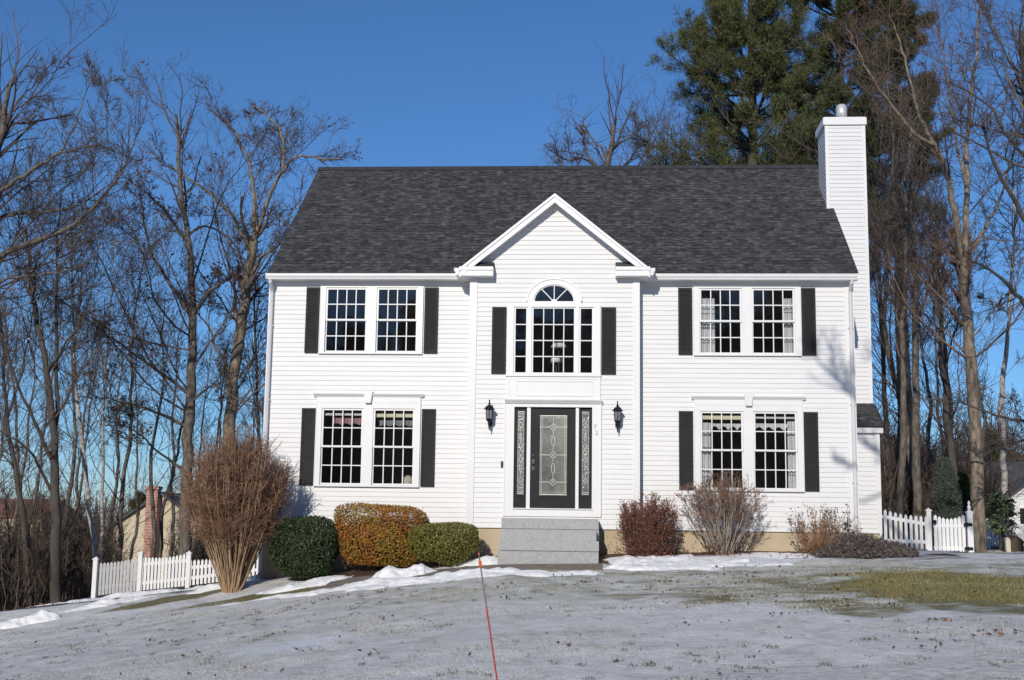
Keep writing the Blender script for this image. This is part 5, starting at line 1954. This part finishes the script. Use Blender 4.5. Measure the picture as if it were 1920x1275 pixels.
# ================================================================ FENCES
def picket_panel(mb, A, B, hA, hB, sag, n, th=.02, wd=.062, foot=.06, rails=None, rmb=None):
    """pickets from A to B (x,y); tops run hA..hB above the ground with a sag between"""
    A, B = np.array(A), np.array(B)
    d = (B - A) / np.linalg.norm(B - A)
    nrm = np.array([d[1], -d[0]])
    for k in range(n):
        t = (k + .5) / n
        c = A + (B - A) * t
        z0 = zt1(*c) + foot
        h = hA + (hB - hA) * t - sag * math.sin(math.pi * t)
        z1 = z0 - foot + h
        a, b = c - d * wd / 2, c + d * wd / 2
        prof = [(a, z0), (b, z0), (b, z1 - .045), (c, z1), (a, z1 - .045)]
        F = [(*(p + nrm * th / 2), z) for p, z in prof]
        K = [(*(p - nrm * th / 2), z) for p, z in prof]
        mb.face(F)
        mb.face(K[::-1])
        for i in range(5):
            j = (i + 1) % 5
            mb.face([F[j], F[i], K[i], K[j]])
    for rz in (rails or ()):
        za, zb = zt1(*A) + rz[0], zt1(*B) + rz[1]
        off = -nrm * (th / 2 + .017)
        p = [A + off, B + off]
        q = []
        for s_ in (-1, 1):
            o = nrm * .015 * s_
            for e, z in ((0, za), (1, zb)):
                q.append([(*(p[e] + o), z - .04), (*(p[e] + o), z + .04)])
        (a0, a1), (b0, b1), (c0, c1), (d0, d1) = q
        for f in ([a0, b0, b1, a1], [c0, c1, d1, d0], [a1, b1, d1, c1], [a0, c0, d0, b0], [a0, a1, c1, c0], [b0, d0, d1, b1]): rmb.face(f)


def fence_post(x, y, h, root, w_=.105, foot=.25):
    z = zt1(x, y)
    mb = MB()
    mb.box(x - w_ / 2, x + w_ / 2, y - w_ / 2, y + w_ / 2, z - foot, z + h)
    mb.box(x - w_ / 2 - .018, x + w_ / 2 + .018, y - w_ / 2 - .018, y + w_ / 2 + .018, z + h, z + h + .03)
    i = len(mb.v)
    q = w_ / 2
    mb.v += [(x - q, y - q, z + h + .03), (x + q, y - q, z + h + .03), (x + q, y + q, z + h + .03), (x - q, y + q, z + h + .03), (x, y, z + h + .08)]
    mb.f += [(i, i + 1, i + 4), (i + 1, i + 2, i + 4), (i + 2, i + 3, i + 4), (i + 3, i, i + 4)]
    return mb.build("post", FENCEW, root)


def fence_run(label, pts, heights, sags, counts, root_at, ph, skip_last=False, group=None, wd=.062):
    root = empty("picket_fence", (root_at[0], root_at[1], zt1(*root_at)), label, "fence", group)
    pm, rm = MB(), MB()
    for i in range(len(pts) - 1):
        picket_panel(pm, pts[i], pts[i + 1], *heights[i], sags[i], counts[i], rails=((.24, .24), (heights[i][0] - .20, heights[i][1] - .20)), rmb=rm, wd=wd)
    pm.build("pickets", FENCEW, root)
    rm.build("rail", FENCEW, root)
    for i, p in enumerate(pts):
        if skip_last and i == len(pts) - 1: continue
        fence_post(p[0], p[1], ph[i], root)
    return root


fp = [at(176, 1118, 4.2)[:2], at(260, 1117, 5)[:2], at(352, 1100, 5)[:2], at(432, 1088, 5)[:2], at(494, 1082, 5)[:2]]
fence_run("white picket fence left of the house, stepping up the slope behind the big bare shrub", fp, [(.86, .90), (.90, .88), (.70, .66), (.66, .72)], [.05, .06, .02, .02], [13, 14, 11, 8], fp[1], [.93, .96, .84, .72, .74])
fr = [at(1647, 1032, 4.4)[:2], at(1743, 1034, 5)[:2]]
fence_run("short white picket fence panel between the chimney wall and the gate", fr, [(1.02, .86)], [.06], [10], fr[0], [1.04, .98], wd=.075)
root = empty("picket_gate", (at(1785, 1034, 5)[0], 5, zt1(at(1785, 1034, 5)[0], 5)), "white picket gate with black hinges in front of the big tan trunk", "gate")
g0, g1 = at(1752, 1034, 5)[:2], at(1812, 1034, 5)[:2]
pm, rm = MB(), MB()
picket_panel(pm, g0, g1, .92, .94, .10, 8, rails=((.12, .12), (.64, .66)), rmb=rm, wd=.078, foot=.04)
pm.build("pickets", FENCEW, root)
rm.build("rail", FENCEW, root)
pc = at(1820, 1034, 5)
fence_post(pc[0], 5, .96, root, .13)
mb = MB()
mb.lathe([(.05, 0), (.03, .03), (.05, .07), (.02, .12), (.035, .17), (.01, .22)], (pc[0], 5, zt1(pc[0], 5) + 1.03), 8)
mb.build("finial", FENCEW, root, True)
for dz in (.11, .68):
    z = zt1(pc[0], 5) + dz
    mb = MB()
    mb.box(pc[0] - .16, pc[0] + .04, 4.905, 4.925, z - .035, z + .035)
    mb.box(pc[0] - .10, pc[0] - .06, 4.89, 4.904, z - .05, z + .05)
    mb.build("hinge", METALB, root)
z = zt1(g0[0], 5) + .72
mb = MB()
mb.box(g0[0] - .06, g0[0] + .05, 4.90, 4.925, z - .04, z + .05)
mb.build("latch", METALB, root)
# fence run beyond the big tree
fq = [at(1853, 1030, 9)[:2], at(1886, 1030, 9)[:2], at(1945, 1030, 9)[:2]]
fence_run("white picket fence beyond the big tan trunk, behind the droopy evergreen", fq, [(.72, .68), (.68, .66)], [.02, .02], [5, 9], fq[0], [.76, .74, .74], wd=.075)

# ================================================================ NEIGHBOURS
def gable_house(name, label, cx, cy, zb, w_, d_, hw, hr, wall, roof, ridge_x, windows=(), chimney=None, cat="house", ov=.3):
    """box with gable roof; ridge along X if ridge_x, else along Y"""
    root = empty(name, (cx, cy, zb), label, cat)
    mb = MB()
    x0, x1, y0, y1 = cx - w_ / 2, cx + w_ / 2, cy - d_ / 2, cy + d_ / 2
    z1 = zb + hw
    if ridge_x:
        mb.prism([(y0, zb - 1), (y1, zb - 1), (y1, z1), (cy, z1 + hr), (y0, z1)], 0, x0, x1)
    else:
        mb.prism([(x0, zb - 1), (x1, zb - 1), (x1, z1), (cx, z1 + hr), (x0, z1)], 1, y0, y1)
    mb.build("wall", wall, root)
    mb = MB()
    th = .18
    if ridge_x:
        s = hr / (d_ / 2)
        mb.prism([(y0 - ov, z1 - ov * s + .02), (cy, z1 + hr + .02), (y1 + ov, z1 - ov * s + .02), (y1 + ov, z1 - ov * s + th), (cy, z1 + hr + th + .05), (y0 - ov, z1 - ov * s + th)], 0, x0 - ov, x1 + ov)
    else:
        s = hr / (w_ / 2)
        mb.prism([(x0 - ov, z1 - ov * s + .02), (cx, z1 + hr + .02), (x1 + ov, z1 - ov * s + .02), (x1 + ov, z1 - ov * s + th), (cx, z1 + hr + th + .05), (x0 - ov, z1 - ov * s + th)], 1, y0 - ov, y1 + ov)
    mb.build("roof", roof, root)
    for (wx, wz, ww, wh) in windows:
        mb = MB()
        ring(mb, cx + wx - ww / 2 - .1, cx + wx + ww / 2 + .1, zb + wz - .1, zb + wz + wh + .1, .1, y0 - .06, y0 + .02)
        f = mb.build("window", W_TRIM, root)
        mb = MB()
        mb.box(cx + wx - ww / 2, cx + wx + ww / 2, y0 - .03, y0 + .02, zb + wz, zb + wz + wh)
        mb.build("pane", DARKGLASS, f)
    if chimney:
        a, b, cw, top = chimney
        mb = MB()
        mb.box(cx + a - cw / 2, cx + a + cw / 2, y0 - .7, y0 - .01, zb - 1, zb + top)
        mb.box(cx + a - cw / 2 - .08, cx + a + cw / 2 + .08, y0 - .78, y0 + .06, zb + top, zb + top + .25)
        mb.build("chimney", BRICK, root)
    return root


P0 = at(300, 985, 62)
zh = at(300, 1062, 62)[2]
gable_house("tan_house", "tan gabled house with a red brick chimney seen through the trees beyond the left fence", P0[0], 66, zh, 6.6, 8, 2.75, float(at(300, 928, 62)[2] - zh - 2.75), TANWALL, FARROOF, False, [], (-.45, 0, .8, float(at(300, 918, 61)[2] - zh)))
P0 = at(395, 985, 76)
gable_house("white_house", "distant white house partly hidden behind the big brown bare shrub", P0[0], 80, at(380, 1050, 76)[2], 7, 8, 3.6, 1.9, WHITEH, FARROOF, True, [(-1.5, 1.2, 1, 1.3), (1.2, 1.2, 1, 1.3)])
P0 = at(14, 985, 90)
gable_house("red_roofed_house", "distant house with a rusty red roof at the far left edge", P0[0], 94, at(28, 985, 90)[2] - 1.6, 6.5, 8, 2.4, 1.5, TANWALL, REDROOF, True, [(1.5, .8, 1, 1.2)])
P0 = at(1930, 985, 52)
zb = at(1900, 1012, 52)[2] - .3
gable_house("far_house", "far white house with a wide dark roof at the right edge of the photo", P0[0] + .6, 56, zb, 6.4, 8, 2.5, 2.4, WHITEH, FARROOF, True, [(-2.4, 1.0, .7, 1.2), (-.6, .6, .8, 1.1)])
P1 = at(1935, 985, 50)
gable_house("front_wing", "white gabled front wing of the far house, cut by the right edge of the photo", P1[0] + .25, 50.6, zb - .1, 3.5, 2.6, 2.75, 1.25, WHITEH, FARROOF, False, [(-.95, 1.3, .4, .9), (-.2, 1.3, .4, .9)], cat="house wing", ov=.12)
P0 = at(1672, 985, 24)
gable_house("garden_shed", "dark grey shed half hidden between the chimney wall and the trees", P0[0], 25, zt1(P0[0], 24), 2.1, 2.4, 2.1, .9, GREYH, FARROOF, True, [(-.3, .9, .45, .75)], cat="shed", ov=.15)
P0 = at(1745, 985, 60)
gable_house("grey_house", "pale house glimpsed through trunks above the gate", P0[0], 64, zt1(P0[0], 62), 4.6, 8, 2.6, 1.6, GREYH, FARROOF, True, [(-1.2, .9, .7, 1.2), (.9, .9, .7, 1.2)])
# kennel and pale post at the far right
p = at(1907, 1033, 6)
root = empty("dog_house", (p[0], 6.3, zt1(p[0], 6)), "small dark brown gabled dog house on the grass at the right edge", "dog house")
z = zt1(p[0], 6)
mb = MB()
mb.prism([(p[0] - .16, z - .1), (p[0] + .16, z - .1), (p[0] + .16, z + .22), (p[0], z + .36), (p[0] - .16, z + .22)], 1, 6.0, 6.6)
mb.build("body", KENNEL, root)
mb = MB()
mb.prism([(p[0] - .19, z + .2), (p[0], z + .365), (p[0] + .19, z + .2), (p[0] + .19, z + .23), (p[0], z + .40), (p[0] - .19, z + .23)], 1, 5.97, 6.63)
mb.build("roof", KENNEL, root)
p = at(1890, 1033, 6)
mb = MB()
z = zt1(p[0], 6)
mb.box(p[0] - .055, p[0] + .055, 5.95, 6.06, z - .1, z + .30)
mb.lathe([(.06, .30), (.07, .31), (.05, .34), (.01, .36)], (p[0], 6.005, z), 8)
tag(mb.build("bollard", TANPOST, None), "short pale post beside the small brown dog house", "post")

# ================================================================ SNOW STAKE
D0 = -19.6
a = at(898, 1040, D0)
b_ = at(932, 1275, D0)
dirv = (b_ - a)
e = a + dirv * 2.6
while zt1(e[0], e[1]) > e[2] and False: pass
tt = 0
while True:
    e = a + dirv * tt
    if e[2] < zt1(e[0], e[1]) - .1 or tt > 6: break
    tt += .02
root = empty("snow_stake", tuple(a + dirv * (tt - .05)), "thin red and grey marker stake leaning in the lawn in front of the steps", "stake")
def cutp(t): return tuple(a + dirv * t)
mb = MB(); mb.tube([cutp(.0), cutp(.42)], .004, 8); mb.build("grey_section", GREYROD, root)
mb = MB(); mb.tube([cutp(.42), cutp(tt)], .0046, 8); mb.build("red_section", RED, root)
mb = MB(); mb.tube([cutp(.05), cutp(.10)], .009, 8); mb.tube([cutp(-.012), cutp(.0)], .006, 8); mb.build("orange_band", ORANGE, root)

# ================================================================ GROUND COVER
g = np.random.default_rng(77)


def scatter(n, x0, x1, y0, y1):
    return g.uniform(x0, x1, n), g.uniform(y0, y1, n)


# turf blades in the thawed patch
def blades(name, m, X, Y, h0, h1, w_=.006):
    n = len(X)
    Z = zt(X, Y)
    d = unit(np.stack([g.normal(size=n) * .6, g.normal(size=n) * .6, np.ones(n)], 1))
    h = g.uniform(h0, h1, (n, 1))
    O = np.stack([X, Y, Z + .0], 1)
    sd = unit(np.stack([g.normal(size=n), g.normal(size=n) * .4, np.zeros(n)], 1)) * w_
    V = np.stack([O - sd, O + sd, O + d * h], 1).reshape(-1, 3)
    o = np_mesh(name, V, np.arange(n * 3).reshape(-1, 3), m)
    return tag(o, kind='stuff')


def in_blob(X, Y, cx, cy, rx, ry, rot, amp=.55):
    c, s = math.cos(R(rot)), math.sin(R(rot))
    dx, dy = X - cx, Y - cy
    d = np.sqrt(((dx * c + dy * s) / rx) ** 2 + ((-dx * s + dy * c) / ry) ** 2) + fbm(X, Y, 1.1, 31, 4) * amp
    return d


X, Y = scatter(110000, patch[0] - 7, patch[0] + 6, patch[1] - 4, patch[1] + 4)
d = in_blob(X, Y, *patch)
k = (d + np.abs(g.normal(size=len(d))) * .3 + fbm(X, Y, .5, 71, 3) * .5) < 1.05
blades("grass", BLADE, X[k], Y[k], .02, .06, .005)
X, Y = scatter(230000, -12, 12, -17.5, -2.4)
pr = .5 + fbm(X, Y, 1.3, 91, 4) * 1.4
k = (pr > .40 + g.random(len(X)) * .6)
blades("frosted_grass", FROSTB, X[k], Y[k], .012, .034, .0042)
# leaf litter
# dark winter-killed tufts standing through the crust
nc = 1500
cx_, cy_ = scatter(nc, -12, 12, -17, -3)
kk = (.5 + fbm(cx_, cy_, 2.2, 97, 4) * 1.3) > g.random(nc) * .9 + .05
cx_, cy_ = cx_[kk], cy_[kk]
cl = np.repeat(np.arange(len(cx_)), 16)
blades("grass_tufts", TUFT, cx_[cl] + g.normal(size=len(cl)) * .035, cy_[cl] + g.normal(size=len(cl)) * .05, .015, .05, .005)


def litter_mesh(name, m, X, Y, size, lift=.012):
    Z = zt(X, Y) + lift + .012
    C = np.stack([X, Y, Z], 1)
    nrm = unit(np.stack([g.normal(size=len(X)) * .5, g.normal(size=len(X)) * .5, np.ones(len(X))], 1))
    a = unit(np.cross(nrm, unit(g.normal(size=nrm.shape))))
    b = np.cross(nrm, a)
    s = size * g.uniform(.5, 1.3, (len(X), 1))
    curl = nrm * s * g.uniform(.0, .3, (len(X), 1))
    k1, k2 = g.uniform(.3, .65, (2, len(X), 1))
    V = np.stack([C - a * s * k1 + curl, C - b * s * .4 * k2, C + a * s * k2, C + b * s * .5 * k1 + curl], 1).reshape(-1, 3)
    o = np_mesh(name, V, np.arange(len(X) * 4).reshape(-1, 4), m)
    return tag(o, kind='stuff')


X, Y = scatter(300, -11, 11, -16.5, -3)
cl = np.repeat(np.arange(52), 10)
cx_, cy_ = scatter(52, -10, 10, -16, -3.5)
X2 = cx_[cl] + g.normal(size=520) * .12
Y2 = cy_[cl] + g.normal(size=520) * .16
litter_mesh("leaf_litter", DARKLEAF, np.r_[X, X2], np.r_[Y, Y2], .055)
X, Y = scatter(260, -11, 11, -16.5, -3)
k = (.5 + fbm(X, Y, 2.5, 98, 3) * 1.3) > .5
litter_mesh("leaf_litter", DRYLEAF, X[k], Y[k], .06)
X, Y = scatter(3800, -12, 12, -17, -3)
k = (.5 + fbm(X, Y, 1.4, 95, 4) * 1.2) > .42
litter_mesh("leaf_litter", DARKLEAF, X[k], Y[k], .022, 0)
X, Y = scatter(300, patch[0] - 5, patch[0] + 4, patch[1] - 2.2, patch[1] + 2.2)
cs = []
for (u, v, n, s) in ((1350, 1122, 26, .22), (1858, 1190, 34, .22), (1670, 1135, 14, .1), (1765, 1165, 16, .1), (1380, 1066, 18, .3), (1215, 1042, 120, .3), (1355, 1038, 110, .3), (1530, 1040, 120, .35), (1130, 1030, 40, .3), (910, 1052, 60, .4), (700, 1068, 60, .5), (1110, 1062, 30, .25), (920, 1045, 20, .2), (1500, 1042, 60, .5), (1220, 1035, 80, .45), (1360, 1032, 60, .3), (728, 1158, 12, .1), (560, 1075, 20, .4), (60, 1140, 70, .8)):
    p = ray_ground(u, v)
    cs.append(np.stack([p[0] + g.normal(size=n) * s, p[1] + g.normal(size=n) * s * .7], 1))
cs = np.concatenate(cs)
litter_mesh("leaf_litter", DRYLEAF, np.r_[X, cs[:, 0]], np.r_[Y, cs[:, 1]], .06)
X, Y = scatter(5000, -40, 30, 5, 40)
k = ~((np.abs(X) < 6.6) & (Y < 9))
litter_mesh("leaf_litter", DRYLEAF, X[k], Y[k], .12)

# understorey brush: one mass behind each fence
def brush(name, cells, seed, m=BRUSHM, leaf=None):
    """cells: (x, y, h, spread) clumps of thin upright twigs"""
    g = np.random.default_rng(seed)
    c = np.array(cells)
    per = 7
    N = len(c) * per
    x = np.repeat(c[:, 0], per) + g.normal(size=N) * np.repeat(c[:, 3], per)
    y = np.repeat(c[:, 1], per) + g.normal(size=N) * np.repeat(c[:, 3], per)
    h = np.repeat(c[:, 2], per) * g.uniform(.55, 1.05, N)
    mpt = 6
    t = np.linspace(0, 1, mpt)[None]
    lean = g.normal(size=(N, 2)) * .22
    P = np.stack([x[:, None] + lean[:, :1] * h[:, None] * t ** 1.3, y[:, None] + lean[:, 1:] * h[:, None] * t ** 1.3, zt(x, y)[:, None] - .1 + h[:, None] * t], -1)
    P[:, 1:] += np.cumsum(g.normal(size=(N, mpt - 1, 3)) * .05, axis=1)
    Rd = (.006 * h)[:, None] * np.linspace(1, .3, mpt)[None] + .004
    B1, R1 = sprout(P, Rd, 8, .2, (.2, .45), .55, (25, 60), .10, 4, g, .5, .15)
    B2, R2 = sprout(B1, R1, 5, .15, (.35, .7), .7, (20, 60), .06, 3, g, .6, .15)
    V, Q = join([tubes(P, Rd, 4), tubes(B1, np.maximum(R1, .006), 3), tubes(B2, np.maximum(R2, .0045), 3)])
    o = np_mesh(name, V, Q, m)
    return tag(o, kind='stuff')


gb = np.random.default_rng(9)


def gap(u): return 192 < u < 362


cells = []
for _ in range(310):
    y = gb.uniform(8.5, 42)
    u = gb.uniform(-90, 505)
    if 170 < u and y < 9: continue
    x = at(u, 1000, y)[0]
    h = gb.uniform(1.6, 4.2) * (1.0 if u < 190 else .75)
    if gap(u):
        if gb.random() < .88 or y < 20: continue
        h = gb.uniform(.3, .7)
    cells.append((x, y, h, .5 if not gap(u) else .25))
brush("underbrush", cells, 901)
cells = []
for _ in range(240):
    y = gb.uniform(12, 44)
    u = gb.uniform(1640, 1990)
    if u > 1835: continue
    x = at(u, 1000, y)[0]
    cells.append((x, y, gb.uniform(1.4, 4.4), .5))
brush("underbrush", cells, 902)
cells = []
for _ in range(800):
    y = gb.uniform(92, 140)
    u = gb.uniform(-140, 2060)
    if 560 < u < 1560: continue
    x = at(u, 1000, y)[0]
    cells.append((x, y, gb.uniform(8, 13) if u > 1000 else gb.uniform(6, 10.5), 1.6))


def far_woods(cells, seed):
    g = np.random.default_rng(seed)
    c = np.array(cells)
    per = 3
    N = len(c) * per
    x = np.repeat(c[:, 0], per) + g.normal(size=N) * np.repeat(c[:, 3], per)
    y = np.repeat(c[:, 1], per) + g.normal(size=N) * np.repeat(c[:, 3], per)
    h = np.repeat(c[:, 2], per) * g.uniform(.6, 1.05, N)
    t = np.linspace(0, 1, 6)[None]
    P = np.stack([x[:, None] + g.normal(size=(N, 1)) * .6 * t, y[:, None] + g.normal(size=(N, 1)) * .6 * t, zt(x, y)[:, None] - .2 + h[:, None] * t], -1)
    Rd = (.016 * h)[:, None] * np.linspace(1, .25, 6)[None]
    B1, R1 = sprout(P, Rd, 10, .25, (.25, .45), .5, (25, 60), .10, 4, g, .5, .12)
    B2, R2 = sprout(B1, R1, 5, .15, (.35, .7), .7, (20, 60), .06, 3, g, .6, .12)
    V, Q = join([tubes(P, Rd, 4), tubes(B1, np.maximum(R1, .03), 3), tubes(B2, np.maximum(R2, .02), 3)])
    return tag(np_mesh("distant_woods", V, Q, BRUSHM), kind='stuff')


far_woods(cells, 903)
# the wood across the street, behind the camera: mirrored in the panes
cells = [(x, gb.uniform(-102, -82), gb.uniform(17, 24), 1.5) for x in np.linspace(-75, 80, 520)]
far_woods(cells, 904)
# trees beyond the left edge of the view that shade the foot of the wood, and a street tree behind the camera
for i, (x, y, h) in enumerate(((-17.6, -13.5, 11.5), (-20.5, -11, 13), (-24.5, -13, 12), (-29, -9, 13))):
    pine("evergreen standing on the lawn's left margin, outside the photo's left edge", (x, y, zt1(x, y)), h, 700 + i, 2.5, 1.0, 0, needle=NEEDLED, nb=90, tufts=8, group="evergreens outside the left edge", per=8, blade=.32)
bare_tree("lawn tree outside the photo's right edge, its limbs overhanging the lawn",
          [([(7.6, -14.5, zt1(7.6, -14.5) - .2), (7.6, -14.5, 3), (7.5, -14.5, 7), (7.3, -14.4, 11), (7.2, -14.4, 14)], .2, .04),
           ([(7.5, -14.5, 5.2), (6.2, -14.3, 6.6), (4.9, -14.1, 7.4), (3.6, -14, 8.3), (2.8, -14, 9.2)], .11, .03),
           ([(7.5, -14.5, 6.0), (6.4, -14.3, 7.8), (5.2, -14.1, 9.2), (4.2, -14, 10.6)], .10, .03),
           ([(4.9, -14.1, 7.4), (4.2, -14, 7.3), (3.6, -14, 7.0), (3.1, -14, 7.2)], .06, .025)], 720, BARK, TWIG, t0=.5, k=(12, 7, 5, 0), L=(.16, .35), twig=.009)
b = (-60, -76)  # unseen evergreen row, added and widened to block the sky's reflection in the panes
pr = pine("added unseen evergreen behind the camera, keeping sky out of the panes", (b[0], b[1], zt1(*b)), 20.5, 730, 6.0, 1.0, 0, needle=NEEDLED, nb=190, tufts=9, group="unseen evergreens added to darken the panes", per=9, blade=.8, top_r=5.5)
for i in range(1, 26):
    x, y = -60 + i * 5.2, -76 - gs.uniform(0, 8)
    q = gs.uniform(.85, 1.08)
    copy_tree(pr, (x, y, zt1(x, y)), gs.uniform(0, 6.28), (q, q), "added unseen evergreen behind the camera, keeping sky out of the panes")
